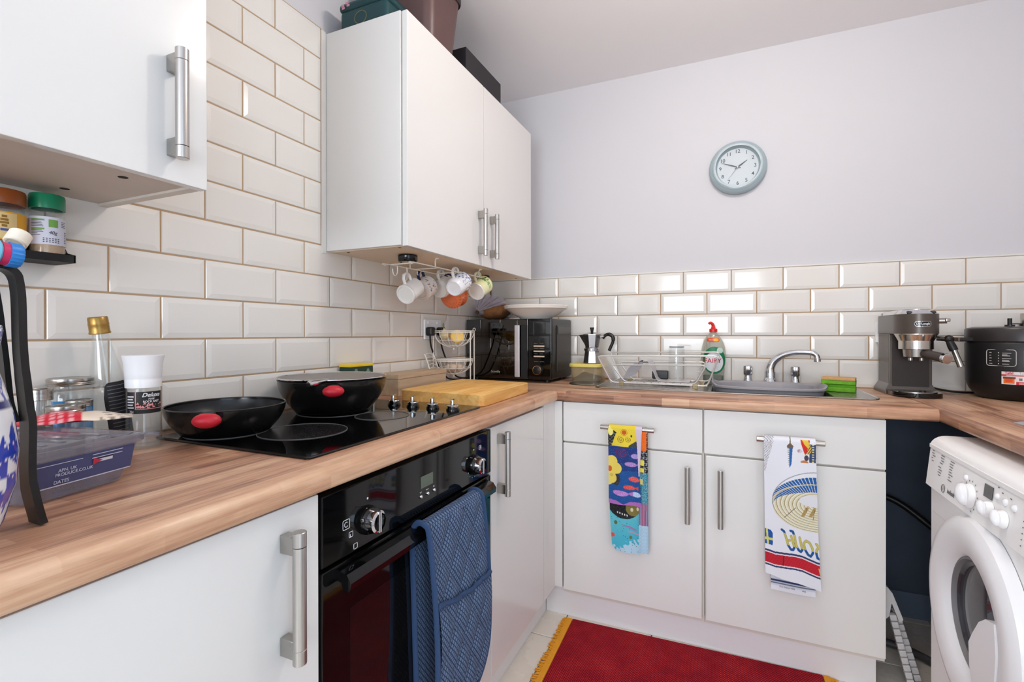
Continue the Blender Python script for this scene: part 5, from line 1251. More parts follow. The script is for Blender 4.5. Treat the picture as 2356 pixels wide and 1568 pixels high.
    MB().cyl((xc+.008, 2.165, z0+.0196), (xc+.008, 2.165, z0+.0245), .010, n=16).build('float', BLACKP, t)
    # badge
    def cv(u, dz, off):   # place on the rounded head front, u metres from the middle
        a = PI/2-u/.072; return (xc+(-(x1-x0)/2-off)*math.cos(PI-a)*-1*-1 if False else xc+((x1-x0)/2+off)*math.cos(a), 2.215-(.085+off)*math.sin(a), dz)
    def bd_(name, mat, a_, b_, off):
        P = rrect(-a_, a_, -b_, b_, b_*.98, 6); n = len(P)
        m = MB().add([cv(0, 1.171, off)]+[cv(x, 1.171+y, off) for x, y in P], [(0, 1+i, 1+(i+1) % n) for i in range(n)]); m.v = m.v
        # finer strip so the badge follows the curve
        m = MB(); N = 18
        def hh(u): 
            e = max(0, abs(u)-(a_-b_)); return math.sqrt(max(b_*b_-e*e, 0))
        m.grid(N, 2, lambda u, v: cv(-a_+2*a_*u, 1.171+(2*v-1)*hh(-a_+2*a_*u), off)); return m.build(name, mat, t)
    bd_('badge_rim', CHROME, .0275, .0092, .0008); bd_('badge', BLACKG, .0258, .0076, .0014)
    v, f = glyphs("De'Longhi", .0105, bold=.00025); MB().add([cv(x, 1.171+y, .0017+z) for x, y, z in v], f).build('lettering', INKW, t)
coffee_machine()
tag(MB().tube(smooth_path([(1.90, 2.395, .945), (1.94, 2.39, .925), (2.0, 2.37, .9155), (2.06, 2.385, .9145), (2.12, 2.40, .9145), (2.3, 2.41, .9145)], 6), .0038, 8).build('power_cable', BLACKP), 'black power cable running from the coffee machine behind the pressure cooker', 'cable')
t = thing('wall_socket', 'white socket on the back tiles half hidden by the coffee machine', 'socket', (1.79, 2.435, 1.135))
MB().box(1.757, 1.85, 2.4265, 2.4362, 1.10, 1.182, .003).build('plate', WHITEP, t)
MB().box(1.764, 1.80, 2.398, 2.426, 1.094, 1.124, .005, 2).build('plug', WHITEP, t)
# ---------------------------------------------------------------- pressure cooker
def cooker():
    cx, cy, z0 = 2.142, 2.268, .9105; R = .148; t = thing('pressure_cooker', 'black electric pressure cooker with a red and white sticker beside the coffee machine', 'cooker', (cx, cy, z0))
    CB = pm('cooker_black', (22, 21, 22), .42, var=.1)
    MB().lathe([(0, .0), (.105, 0), (.118, .004), (.137, .030), (R-.002, .052), (R, .060), (R+.0015, .190), (R-.001, .196), (0, .196)], 72, (cx, cy, z0)).build('body', CB, t)
    MB().lathe([(0, .197), (R-.002, .197), (R+.002, .2005), (R+.002, .240), (R-.001, .245), (R-.02, .250), (0, .2515)], 72, (cx, cy, z0)).build('lid', pm('cooker_lid', (44, 40, 40), .34, var=.06), t)
    MB().box(cx-R-.036, cx-R+.02, cy-.035, cy+.035, z0+.198, z0+.2125, .004, 2).build('side_handle', BLACKP, t)
    MB().box(cx-R-.038, cx-R-.020, cy-.034, cy+.034, z0+.1975, z0+.2130, .003, 2).build('handle_tip', pm('taupe', (112, 98, 86), .4), t)
    MB().cyl((cx-.058, cy-.06, z0+.2505), (cx-.058, cy-.06, z0+.278), .006, n=14).cyl((cx-.058, cy-.06, z0+.2505), (cx-.058, cy-.06, z0+.256), .013, n=18).build('valve_stub', BLACKP, t)
    MB().lathe([(0, .2515), (.032, .2515), (.032, .258), (.026, .260), (.026, .292), (.024, .295), (0, .295)], 36, (cx, cy-.05, z0)).build('lid_knob', SATIN, t)
    MB().box(cx-.06, cx-.02, cy-.064, cy-.054, z0+.2575, z0+.2605).build('lever', BLACKP, t)
    th = lambda deg: math.radians(deg); r1 = R+.0014
    # angles on the side that faces the room; larger angle = further right as seen from the room
    p = MB(); A0, A1 = th(-140.5), th(-111.5)
    def rframe(a0, a1, za, zb_, w_, rad):
        L = (a1-a0)*r1; pts = rrect(0, L, za, zb_, rad, 5); return [Vec((cx+(r1+.0012)*math.cos(a0+x/r1), cy+(r1+.0012)*math.sin(a0+x/r1), z0+z)) for x, z in pts]
    p.tube(rframe(th(-147), th(-118), .118, .172, 0, .008), .0011, 5, closed=True); p.tube(rframe(th(-111), th(-72), .112, .176, 0, .006), .0008, 5, closed=True)
    random.seed(8)
    for k in range(5):
        z = z0+.162-.0092*k
        patch(p, cx, cy, r1, th(-144.2), th(-144.2)+random.uniform(.03, .09), z-.0011, z+.0011, 4, .0004); patch(p, cx, cy, r1, th(-135), th(-134), z-.0014, z+.0014, 2, .0004)
        for j in range(1+k % 2): patch(p, cx, cy, r1, th(-131), th(-131)+random.uniform(.08, .15), z-.0016+.0034*j, z+.0002+.0034*j, 4, .0004)
    p.build('panel_print', pm('cooker_print', (196, 194, 192), .5), t)
    g = MB(); patch(g, cx, cy, r1, th(-108.5), th(-101.0), z0+.150, z0+.166, 8, .0006); g.build('power_button', pm('button_grey', (150, 148, 150), .4), t)
    ic = MB()
    for zc, mcol in ((.158, 0), (.132, 1)):
        ic.tube([Vec((cx+(r1+.0014)*math.cos(th(-104.8)+.0052*math.cos(a)/r1), cy+(r1+.0014)*math.sin(th(-104.8)+.0052*math.cos(a)/r1), z0+zc+.0052*math.sin(a))) for a in np.linspace(2.1, 7.3, 16)], .0006, 4)
    ic.build('icons', pm('icon_dark', (88, 86, 88), .5), t)
    s = MB(); a0, a1 = th(-131.5), th(-80); patch(s, cx, cy, r1, a0, a1, z0+.050+.008, z0+.100, 30, .0006); s.build('sticker', pm('sticker_white', (228, 222, 222), .4), t)
    s = MB(); patch(s, cx, cy, r1+.0006, a0, a1, z0+.0855, z0+.0905, 26, .0004); patch(s, cx, cy, r1+.0006, th(-118), a1, z0+.058, z0+.0675, 20, .0004); s.build('sticker_red', pm('sticker_red', (196, 34, 52), .45), t)
    s = MB(); patch(s, cx, cy, r1+.0006, th(-129.5), th(-119.5), z0+.061, z0+.078, 8, .0004); s.build('dish_print', pm('dish_orange', (224, 116, 40), .5), t)
    s = MB(); patch(s, cx, cy, r1+.0010, th(-130), th(-118.5), z0+.0765, z0+.083, 8, .0004); s.build('dish_rim_print', pm('dish_brown', (120, 60, 30), .5), t)
    s = MB(); patch(s, cx, cy, r1+.0010, th(-127.8), th(-121.2), z0+.0655, z0+.0765, 6, .0004); s.build('dish_food_print', pm('dish_red', (226, 70, 34), .5), t)
    wr = MB(); text(wr, 'Tefal', .0105, wrap=(cx, cy, r1+.0008, th(-124.5), z0+.0952), bold=.0003); wr.build('lettering', pm('tefal_ink', (196, 40, 60), .5), t)
    wr = MB(); text(wr, 'Turbo Cuisine', .0100, wrap=(cx, cy, r1+.0008, th(-104.5), z0+.0952)); wr.build('lettering', pm('turbo_ink', (150, 140, 146), .5), t)
    s = MB()
    for k, a in enumerate((-115.5, -111.2, -105.5, -99.)): patch(s, cx, cy, r1+.0006, th(a), th(a+2.9), z0+.0715, z0+.0795, 4, .0004)
    s.build('icon_prints', pm('icon_grey', (124, 116, 112), .5), t)
    s = MB()
    for k in range(2): patch(s, cx, cy, r1+.0011, th(-115.5), th(-84+3*k), z0+.0600+.0037*k, z0+.0618+.0037*k, 16, .0003)
    patch(s, cx, cy, r1+.0011, th(-127), th(-84), z0+.0870, z0+.0888, 20, .0003); s.build('sticker_print', pm('sticker_pink', (240, 190, 190), .5), t)
    for a in (0, 1.6, 3.2, 4.7): MB().cyl((cx+.1*math.cos(a), cy+.1*math.sin(a), z0), (cx+.1*math.cos(a), cy+.1*math.sin(a), z0+.003), .012, n=12).build('foot', BLACKP, t)
cooker()
tag(MB().prism([(1.866, 1.640), (1.905, 1.672), (2.30, 1.50), (2.26, 1.20), (1.90, 1.30)], 'z', .9104, .9134).build('placemat', pm('mat_grey', (168, 166, 170), .5, var=.05, vs_=40)), 'flat grey mat on the right worktop over the washing machine', 'mat')
# ---------------------------------------------------------------- wall clock
def clock():
    c = (1.246, 2.4375, 1.885); t = thing('wall_clock', 'round pale blue-grey wall clock showing ten to two', 'clock', c)
    M = frame(c, (1, 0, 0), (0, 0, 1))       # z points to the room
    R = .119
    MB().lathe([(R*.70, .0), (R*.97, 0), (R, .006), (R*.985, .016), (R*.93, .026), (R*.885, .029), (R*.86, .034), (R*.80, .036), (R*.775, .030), (R*.765, .020), (R*.70, .012)], 72, M=M).build('case', pm('clock_blue', (164, 182, 188), .3, var=.02), t)
    MB().lathe([(R*.795, .0355), (R*.83, .0375), (R*.80, .0392), (R*.765, .037), (R*.775, .033)], 72, M=M).build('bezel', pm('bezel_pale', (214, 226, 230), .1, .3), t)
    MB().lathe([(0, .012), (R*.775, .012), (R*.775, .0135), (0, .0135)], 56, M=M).build('dial', pm('dial_white', (214, 219, 224), .5), t)
    n = MB()
    for k in range(1, 13):
        a = PI/2-2*PI*k/12; text(n, str(k), .0225, M @ Mx.Translation((R*.60*math.cos(a), R*.60*math.sin(a), .0137)), bold=.0003)
    n.build('numerals', pm('clock_ink', (74, 84, 92), .5), t)
    n = MB()
    for k in range(60):
        a = 2*PI*k/60; w_ = .0016 if k % 5 == 0 else .0008; n.box(R*.71, R*.735, -w_/2, w_/2, .0136, .0139, M=M @ Mx.Rotation(a, 4, 'Z'))
    n.build('minute_marks', pm('clock_ink2', (120, 128, 134), .5), t)
    def hand(name, hour_ang, L, w_, z, mat):
        a = PI/2-hour_ang; MB().prism([(-.014, -w_*.5), (L*.35, -w_), (L, -w_*.25), (L, w_*.25), (L*.35, w_), (-.014, w_*.5)], 'z', z, z+.0009, M=M @ Mx.Rotation(a, 4, 'Z')).build(name, mat, t)
    HD = pm('clock_hand', (56, 62, 72), .4)
    hand('hour_hand', 2*PI*(1+49/60)/12, R*.40, .0028, .0160, HD); hand('minute_hand', 2*PI*48.6/60, R*.60, .0020, .0175, HD); hand('second_hand', 2*PI*36.3/60, R*.58, .0008, .0192, pm('second_hand', (150, 154, 160), .4))
    MB().lathe([(.0, .0135), (.0045, .0135), (.0045, .0205), (.002, .022), (0, .022)], 20, M=M).build('hub', CHROME, t)
    MB().lathe([(0, .0345), (R*.77, .0335), (R*.77, .0342), (0, .0352)], 56, M=M).build('glass', thin_glass('clock_glass', (252, 253, 253), 1.01, .05, .02), t)
clock()
# ---------------------------------------------------------------- oven glove
def glove_mat():
    t = NT('glove_print'); b = bsdf(t, rough=.85)
    tc = t.n('ShaderNodeTexCoord'); sp = t.n('ShaderNodeSeparateXYZ'); t.l(tc.outputs['Object'], sp.inputs[0])
    outs = []
    for sy in (1, -1):
        a = t.n('ShaderNodeMath', _operation='MULTIPLY', i1=98.*sy); t.l(sp.outputs['Y'], a.inputs[0])
        c = t.n('ShaderNodeMath', _operation='MULTIPLY_ADD', i1=74.); t.l(sp.outputs['Z'], c.inputs[0]); t.l(a.outputs[0], c.inputs[2])
        f = t.n('ShaderNodeMath', _operation='FRACT'); t.l(c.outputs[0], f.inputs[0])
        d = t.n('ShaderNodeMath', _operation='SUBTRACT', i1=.5); t.l(f.outputs[0], d.inputs[0])
        e = t.n('ShaderNodeMath', _operation='ABSOLUTE'); t.l(d.outputs[0], e.inputs[0]); outs.append(e.outputs[0])
    mx = t.n('ShaderNodeMath', _operation='MAXIMUM'); t.l(outs[0], mx.inputs[0]); t.l(outs[1], mx.inputs[1])
    no = t.n('ShaderNodeTexNoise', Scale=160., Detail=2.); t.l(tc.outputs['Object'], no.inputs['Vector'])
    ad = t.n('ShaderNodeMath', _operation='MULTIPLY_ADD', i1=.16); t.l(no.outputs[0], ad.inputs[0]); t.l(mx.outputs[0], ad.inputs[2])
    cr = t.n('ShaderNodeValToRGB'); t.l(ad.outputs[0], cr.inputs[0]); e = cr.color_ramp.elements
    e[0].position = .36; e[0].color = (*lin((98, 119, 150)), 1); e[1].position = .50; e[1].color = (*lin((31, 48, 78)), 1)
    t.l(cr.outputs[0], b.inputs['Base Color'])
    bp = t.n('ShaderNodeBump', Strength=.3, Distance=.001); t.l(no.outputs[0], bp.inputs['Height']); t.l(bp.outputs[0], b.inputs['Normal'])
    return t.m
def oven_glove():
    t = thing('oven_glove', 'quilted blue patterned double oven glove hanging over the oven door handle', 'oven glove', (.61, 1.0, .70))
    GM = glove_mat(); GE = pm('glove_binding', (42, 66, 102), .8, var=.06, vs_=40)
    path = smooth_path([(.5775, 0, .275), (.5775, 0, .50), (.578, 0, .690), (.582, 0, .716), (.596, 0, .731), (.613, 0, .727), (.621, 0, .708), (.626, 0, .60), (.632, 0, .45), (.634, 0, .33), (.630, 0, .262)], 16)
    n = len(path); L = [0]
    for a, b in zip(path, path[1:]): L.append(L[-1]+(b-a).length)
    def at(s):
        s *= L[-1]
        for i in range(n-1):
            if L[i] <= s <= L[i+1]+1e-9: k = (s-L[i])/max(1e-9, L[i+1]-L[i]); return path[i].lerp(path[i+1], k)
        return path[-1]
    def edges(v):
        # y limits along the strip; the ends are rounded
        if v < .5: q = v/.5; a, b = .905-.022*q, 1.148-.018*q; e = v/.10
        else: q = (v-.5)/.5; a, b = .883+.010*q+.014*math.sin(PI*q), 1.130+.028*math.sin(PI*q*.9)-.01*q; e = (1-v)/.12
        if e < 1: c = (1-math.sqrt(max(0, 1-(1-e)**2)))*.45*(b-a)*.55; a, b = a+c, b-c
        return a, b
    def quilt(y, s): 
        q = .5-.5*math.cos(2*PI*((y*.8+s*L[-1]*.55)/.062)); q2 = abs(q)**.35
        q3 = abs(.5-.5*math.cos(2*PI*((y*.8-s*L[-1]*.55)/.062)))**.35; return .0078*(min(q2, q3)-.6)
    def P(u, v, off=0):
        a, b = edges(v); p = at(v); d = at(min(1, v+.004))-at(max(0, v-.004)); nrm = Vec((-d.z, 0, d.x)).normalized()*(-1 if False else 1)
        y = a+(b-a)*u; rnd = 1-abs(2*u-1)**6
        front = v > .52
        amp = (quilt(y, v)*rnd if front else 0)+off
        p = p+Vec((0, y, 0)); s = Vec((1, 0, 0)) if front else Vec((0, 0, 0)); return p+s*amp
    m = MB(); nu, nv = 48, 200
    m.grid(nu, nv, lambda u, v: tuple(P(u, v))); m.grid(nu, nv, lambda u, v: tuple(P(u, v, 0)+(Vec((-.0035, 0, -.0008)) if v > .5 else Vec((.0035, 0, -.0008)))), flip=True); m.build('quilted_band', GM, t)
    def pk(u, v): 
        m0 = .700+.034*u+.012*math.sin(PI*u); vv = m0+v*(.985-m0)
        return tuple(P(.01+.98*u, vv, .0055+.004*math.sin(PI*min(1, v*2))))
    MB().grid(36, 50, pk).build('pocket', GM, t)
    e = MB(); e.tube([Vec(P(0, v))+Vec((0, -.001, 0)) for v in np.linspace(0, 1, 260)], .0052, 8, sx=1.3); e.tube([Vec(P(1, v))+Vec((0, .001, 0)) for v in np.linspace(0, 1, 260)], .0052, 8, sx=1.3)
    e.tube([Vec(P(u, 1)) for u in np.linspace(0, 1, 20)], .0050, 8); e.build('binding', GE, t)
    MB().tube([Vec(pk(u, 0))+Vec((.001, 0, 0)) for u in np.linspace(0, 1, 30)], .0060, 8).build('pocket_binding', GE, t)
oven_glove()
# ---------------------------------------------------------------- tea towels
def interp(x, xs, ys): return float(np.interp(x, xs, ys))
def seg_d(px, py, pts):
    d = 1e9
    for (ax_, ay), (bx_, by_) in zip(pts, pts[1:]):
        vx, vy = bx_-ax_, by_-ay; L2 = vx*vx+vy*vy or 1; k = max(0, min(1, ((px-ax_)*vx+(py-ay)*vy)/L2)); d = min(d, math.hypot(px-ax_-k*vx, py-ay-k*vy))
    return d
def ins(x, y, cx, cy, a, b, rot=0):
    c_, s_ = math.cos(rot), math.sin(rot); dx, dy = x-cx, y-cy; return ((dx*c_+dy*s_)/a)**2+((-dx*s_+dy*c_)/b)**2
C = lambda *c: lin(c)
def towel_sea():
    """printed cloth; print coordinates are a plain drawing board, x 260-660, y 150-1440"""
    t = thing('tea_towel', 'colourful tea towel with sea creatures and yellow flowers on a blue ground', 'towel', (.87, 1.82, .80), 0, 'tea towels on the sink cabinet')
    rr = random.Random(2); PT_ = paint('towel_sea_print', .9, bump=.3, bs=500.)
    dots = [(rr.uniform(280, 570), rr.uniform(1090, 1430)) for _ in range(26)]
    def noise(x, y): return math.sin(x*.13+math.sin(y*.05)*2)*math.sin(y*.11+math.sin(x*.07)*2)
    def spiral(x, y, cx, cy, r):
        d = math.hypot(x-cx, y-cy); a = math.atan2(y-cy, x-cx)
        return d < r and abs(((d/r*2.2-a/(2*PI)) % 1)-.5) < .17
    def front(x, y):
        if x > interp(y, (150, 640, 660), (540, 566, 600)) and y < 660: return C(206, 192, 210)
        if y < 352:
            if x < interp(y, (150, 215, 260, 300, 352), (262, 352, 330, 318, 300)):
                return C(236, 226, 130) if ins(x, y, 290, 200, 26, 48) < 1 else (C(220, 216, 200) if noise(x*3, y*3) > .75 else C(24, 24, 28))
            if ins(x, y, 425, 208, 33, 33) < 1: return C(196, 90, 28) if ins(x, y, 425, 208, 24, 24) < 1 else (C(240, 215, 60) if ins(x, y, 425, 208, 29, 29) < 1 else C(170, 90, 30))
            if spiral(x, y, 395, 283, 36) or spiral(x, y, 468, 278, 30): return C(120, 84, 30)
            if ins(x, y, 497, 240, 9, 12) < 1: return C(50, 60, 40)
            if x > 470 and y > interp(x, (470, 540), (340, 290)): return C(60, 66, 72)
            return C(226, 202, 62)
        fl = any(ins(x, y, a, b, r, r) < 1 for a, b, r in ((300, 515, 60), (345, 580, 58), (285, 610, 62), (295, 685, 56), (270, 720, 40)))
        if ins(x, y, 280, 592, 23, 30) < 1: return C(200, 96, 30)
        if spiral(x, y, 300, 655, 18): return C(150, 110, 40)
        if fl and x < 405: return C(226, 204, 92)
        if ins(x, y, 345, 690, 44, 66) < 1: return C(40, 40, 52) if noise(x*4, y*4) < .6 else C(90, 90, 100)
        for a, b, l, h, col in ((530, 446, 38, 26, (150, 130, 190)), (490, 530, 58, 24, (158, 120, 178)), (522, 680, 52, 27, (206, 76, 72)), (475, 768, 58, 22, (206, 70, 66)), (390, 832, 78, 28, (172, 116, 186)), (540, 832, 48, 26, (170, 190, 226))):
            k = ins(x, y, a, b, l, h, .08)
            if k < 1: return C(*col) if noise(x*6, y*6) < .45 or k > .8 else C(*[min(255, q+60) for q in col])
            if abs(x-a-l*1.25) < l*.3 and abs(y-b) < h*(.2+.7*(x-a-l)/(l*.6)) and x > a+l*.9: return C(*col)
        if y > interp(x, (265, 350, 420, 480, 600), (905, 912, 945, 915, 905)): return C(170, 104, 180)
        if ins(x, y, 395, 420, 60, 50) < 1 and noise(x*2, y*2) > .1: return C(120, 34, 78)
        b = C(28, 58, 120) if y < 600 else C(28, 78, 142)
        if y < 520 and noise(x*.8, y*.7) > .3: b = C(40, 48, 112)
        if noise(x*1.3, y*1.2) > .8: b = C(34, 100, 176)
        return b
    def back(x, y):
        if y < 1100 and ins(x, y, 420, 930, 175, 172) < 1:
            if ins(x, y, 510, 985, 74, 78) < 1: return C(220, 210, 170) if ins(x, y, 495, 1000, 14, 20) < 1 or ins(x, y, 552, 985, 12, 18) < 1 else C(128, 118, 60)
            if abs(y-1040-(x-350)*.22) < 9 and 350 < x < 470 and int(x/12) % 2: return C(226, 226, 216)
            return C(26, 26, 30) if noise(x*2, y*2) < .7 else C(70, 72, 78)
        if ins(x, y, 335, 1148, 18, 20) < 1: return C(90, 104, 66)
        if ins(x, y, 485, 1280, 15, 18) < 1: return C(96, 120, 80)
        if ins(x, y, 305, 1280, 22, 22) < 1: return C(206, 84, 76)
        if seg_d(x, y, ((402, 1162), (470, 1176), (535, 1200))) < 11-abs(x-490)*.07: return C(150, 124, 168)
        if seg_d(x, y, ((465, 1222), (560, 1240))) < 8: return C(168, 150, 184)
        for a, b in dots:
            if math.hypot(x-a, y-b) < 4: return C(40, 90, 110)
        k = (y-1090)/340+(x-420)*.0011+.12*noise(x*.6, y*.6); k = max(0, min(1, k))
        if k > .82: return C(176, 206, 224)
        return C(*[int(96+(60-96)*k), int(186+(170-186)*k), int(200+(198-200)*k)])
    def side(x, y):
        if y < 400 and x < 640: return C(232, 108, 34) if noise(x*3, y*3) < .8 else C(200, 80, 30)
        if y < 620:
            if x < 618 and (490 < y < 548 or 570 < y < 612): return C(232, 216, 90)
            return C(24, 26, 34) if noise(x*3, y*2) < .5 else C(196, 200, 206)
        if 680 < y < 735 and x < 606: return C(228, 214, 120)
        if y < 925: return C(60, 150, 170) if noise(x*4, y*3) < .05 else (C(30, 60, 90) if noise(x*4, y*3) < .6 else C(176, 214, 220))
        if y < 1138: return C(176, 60, 92) if math.sin(x*.42) > -.1 else C(130, 160, 196)
        return C(164, 200, 222) if noise(x*3, y*3) < .5 else C(198, 214, 232)
    X_ = lambda x: .797+(x-266)*(.146/394); Z_ = lambda y: .795-(y-160)*(.4615/1262)
    yb, rad = 1.828, .0105
    def fold(x0f, x1f, y0, y1, yy, colf, t_, nu, nv, name, rip=.004, over=True):
        def fn(u, v):
            y = y0+(y1-y0)*v; x = x0f(y)+(x1f(y)-x0f(y))*u
            q = rip*math.sin(PI*2*(u*1.3+.3*v))*min(1, v*3); yo = yy+q
            z = Z_(y)
            if over:
                zt_ = .786; R_ = yb-yy; va = .03
                if v < va: s = v/va*PI/2; yo = yb-R_*math.sin(s); z = zt_+R_*math.cos(s)
                else: s = (v-va)/(1-va); z = zt_+(Z_(y1)-zt_)*s; yo = yy+q*min(1, s*4)
            return (X_(x), yo, z)
        MB().sheet(nu, nv, fn, (0, t_, 0), lambda u, v: colf(x0f(y0+(y1-y0)*v)+(x1f(y0+(y1-y0)*v)-x0f(y0+(y1-y0)*v))*u, y0+(y1-y0)*v)).build(name, PT_, t)
    fold(lambda y: interp(y, (150, 950), (265, 270)), lambda y: interp(y, (150, 640, 950), (600, 575, 596)), 150, 950, 1.8155, front, .0018, 104, 230, 'front_fold')
    fold(lambda y: interp(y, (600, 1100, 1380, 1440), (266, 276, 296, 340)), lambda y: 570, 600, 1440, 1.8265, back, .0018, 86, 230, 'back_fold', .002, False)
    fold(lambda y: interp(y, (170, 640, 1410), (575, 568, 566)), lambda y: interp(y, (170, 1410), (650, 661)), 160, 1412, 1.8205, side, .0018, 34, 300, 'side_fold', .002)
towel_sea()
def towel_stadium():
    t = thing('tea_towel', 'white souvenir tea towel printed with a round stadium and a red stripe', 'towel', (1.39, 1.82, .79), 0, 'tea towels on the sink cabinet')
    PT_ = paint('towel_stadium_print', .9, bump=.3, bs=500.)
    K = lambda X, Y: (196+X*.25, 823.2+Y*.25)
    letters = [([K(*p) for p in pts], w_) for pts, w_ in (
        (((770, 285), (850, 330), (920, 520), (1000, 780), (1090, 910), (1170, 920), (1220, 830), (1150, 600), (1100, 450)), 11), (((985, 640), (1050, 600)), 11),
        (((1075, 270), (1160, 290), (1220, 430), (1280, 740), (1370, 900), (1450, 950), (1500, 880), (1440, 620), (1405, 470)), 11),
        (((1560, 640), (1640, 560), (1760, 620), (1860, 800), (1880, 960), (1800, 1080), (1700, 1020), (1600, 860), (1560, 700), (1560, 640)), 11),
        (((1995, 640), (2080, 720), (2010, 850), (2000, 960), (2040, 1110), (2110, 1130)), 11))]
    def band(x): return interp(x, (225, 330, 420, 500, 570, 640, 700, 740), (1085, 1103, 1096, 1090, 1098, 1122, 1140, 1146))
    rr = random.Random(4); W_ = C(226, 227, 234)
    def cf(x, y):
        b = band(x)
        if y > b-6:
            d = y-b
            if d < 10 or 118 < d < 132: return C(44, 56, 96)
            if 10 <= d < 20 or 108 < d <= 118: return C(232, 214, 220)
            if d <= 108:
                if abs(x-405+.08*(y-1150)) < 5: return C(90, 40, 40)
                if x > 706 and d > 45 and abs(((x-706)-(d-45)*.3)-12) < 5: return C(214, 190, 80)
                return C(190, 30, 46) if math.sin(x*.23+y*.31)*math.sin(y*.17) < .6 else C(160, 20, 40)
            return W_
        if 225 < x < 308 and interp(x, (225, 290, 308), (900, 915, 940)) < y < interp(x, (225, 308), (1035, 1048)):
            if abs(x-252-(y-900)*.09) < 9 or abs(y-990-(x-232)*.06) < 11: return C(206, 204, 110)
            return C(28, 84, 158)
        for pts, w_ in letters:
            if seg_d(x, y, pts) < w_:
                blue = y > 1018+(x-450)*.15 or (y < 918 and x < 520)
                return C(30, 84, 148) if blue else (C(196, 186, 96) if seg_d(x, y, pts) < w_-3 else C(150, 136, 80))
        # stadium
        if x > 280:
            if ins(x, y, 720, 655, 420, 282) < 1 and y < 690:
                if ins(x, y, 720, 640, 415, 222) < 1 and ins(x, y, 720, 690, 410, 145) > 1 and y < 700:
                    a = math.atan2(y-700, (x-720)*.5); k = (a*15.5) % 1; m_ = ins(x, y, 720, 665, 412, 186)
                    if abs(k-.5) > .40: return C(214, 216, 206)
                    if abs(m_-1) < .05: return C(196, 186, 150)
                    return C(34, 92, 160)
                o = ins(x, y, 720, 655, 420, 282)
                if o > .955 and ins(x, y, 720, 640, 415, 222) > 1: return C(150, 150, 152)
            if ins(x, y, 720, 690, 412, 197) < 1:
                if ins(x, y, 665, 622, 122, 48) < 1: return C(222, 222, 226)
                q = ins(x, y, 700, 660, 390, 215); 
                if seg_d(x, y, ((410, 785), (512, 688))) < 2.5 or seg_d(x, y, ((606, 718), (615, 672))) < 2 or seg_d(x, y, ((668, 780), (680, 700))) < 2: return C(90, 70, 60)
                r_ = (math.sqrt(q)*11) % 1
                if r_ < .16: return C(140, 124, 84)
                if 560 < x < 690 and 680 < y < 760 and math.sin(x*.09+y*.05) > .1: return C(176, 146, 84)
                return C(214, 206, 172) if r_ < .6 else C(228, 224, 206)
        if 225 < x < interp(y, (105, 180, 260, 300, 400), (322, 300, 275, 262, 238)) and y < 400:
            k = math.sin(x*.35+y*.08)*math.sin(y*.22-x*.11)
            return C(60, 62, 60) if k > .5 else (C(176, 60, 60) if k < -.86 else (C(120, 132, 120) if k < -.62 else W_))
        if y < 350 and abs(x-462+(y-240)*.02) < interp(y, (140, 165, 190, 320, 342), (5, 30, 22, 15, 4)):
            if y < 182: return C(110, 90, 74)
            return C(44, 96, 160) if x > 456 else (C(224, 224, 226) if int(y/9) % 2 else C(150, 154, 166))
        if x > 520 and y < 300:
            if ins(x, y, 590, 295, 34, 16) < 1: return C(190, 120, 70)
            if ins(x, y, 548, 202, 22, 16) < 1: return C(150, 80, 90) if math.sin(x*.8) > 0 else W_
            if 555 < x < interp(y, (120, 235), (640, 600)) and y < 235 and y > 124 and x > 555+(y-124)*.35: return C(206, 50, 40) if math.sin((x-y)*.05) > -.3 else C(222, 190, 70)
            if ins(x, y, 618, 180, 34, 46) < 1: return C(220, 186, 80) if math.sin(x*.3+y*.2) > -.2 else C(90, 60, 50)
            if ins(x, y, 608, 258, 20, 24) < 1: return C(70, 66, 76)
            if 632 < x < 690 and 140 < y < 296: return C(52, 70, 110) if abs(x-665) > 9 or math.sin(y*.3) > 0 else C(214, 206, 130)
        return W_
    X_ = lambda x: 1.315+(x-224)*(.148/466); Z_ = lambda y: .796-(y-105)*(.480/1275)
    yb, rad = 1.828, .0105
    def fn(u, v):
        y = 105+1275*v; y = y if v < .93 else y-interp(u, (0, .3, .6, 1), (85, 55, 45, 0))*(v-.93)/.07
        x0, x1 = interp(y, (105, 1380), (224, 242)), interp(y, (105, 900, 1380), (688, 712, 738)); x = x0+(x1-x0)*u
        yo = 1.8135+.0045*math.sin(2*PI*(u*1.15+.15))*min(1, v*2); z = Z_(y)
        va = .025; R_ = yb-1.8135
        if v < va: s = v/va*PI/2; yo = yb-R_*math.sin(s); z = .786+R_*math.cos(s)
        else: s = (v-va)/(1-va); z = .786+(z-.786 if v > .3 else (Z_(105+1275*v)-.786)); yo = 1.8135+(yo-1.8135)*min(1, s*4)
        return (X_(x), yo, z)
    def col(u, v):
        y = 105+1275*v; x0, x1 = interp(y, (105, 1380), (224, 242)), interp(y, (105, 900, 1380), (688, 712, 738)); return cf(x0+(x1-x0)*u, y)
    MB().sheet(170, 400, fn, (0, .0018, 0), col).build('front_fold', PT_, t)
    def cb(x, y):
        if y > 1395: return C(36, 50, 92) if (370 < x < 630 and int(x/7) % 3 and y < 1402 and False) else W_
        if 1345 < y < 1362 or 1372 < y < 1386: return C(36, 50, 92)
        if y <= 1345 and x > 480: return C(160, 30, 56)
        return C(206, 210, 222)
    MB().sheet(50, 60, lambda u, v: (X_(292+400*u), 1.8255+.002*math.sin(5*u), Z_(900+(540+8*math.sin(3*u))*v)), (0, .0018, 0), lambda u, v: cb(292+400*u, 900+540*v)).build('back_fold', PT_, t)
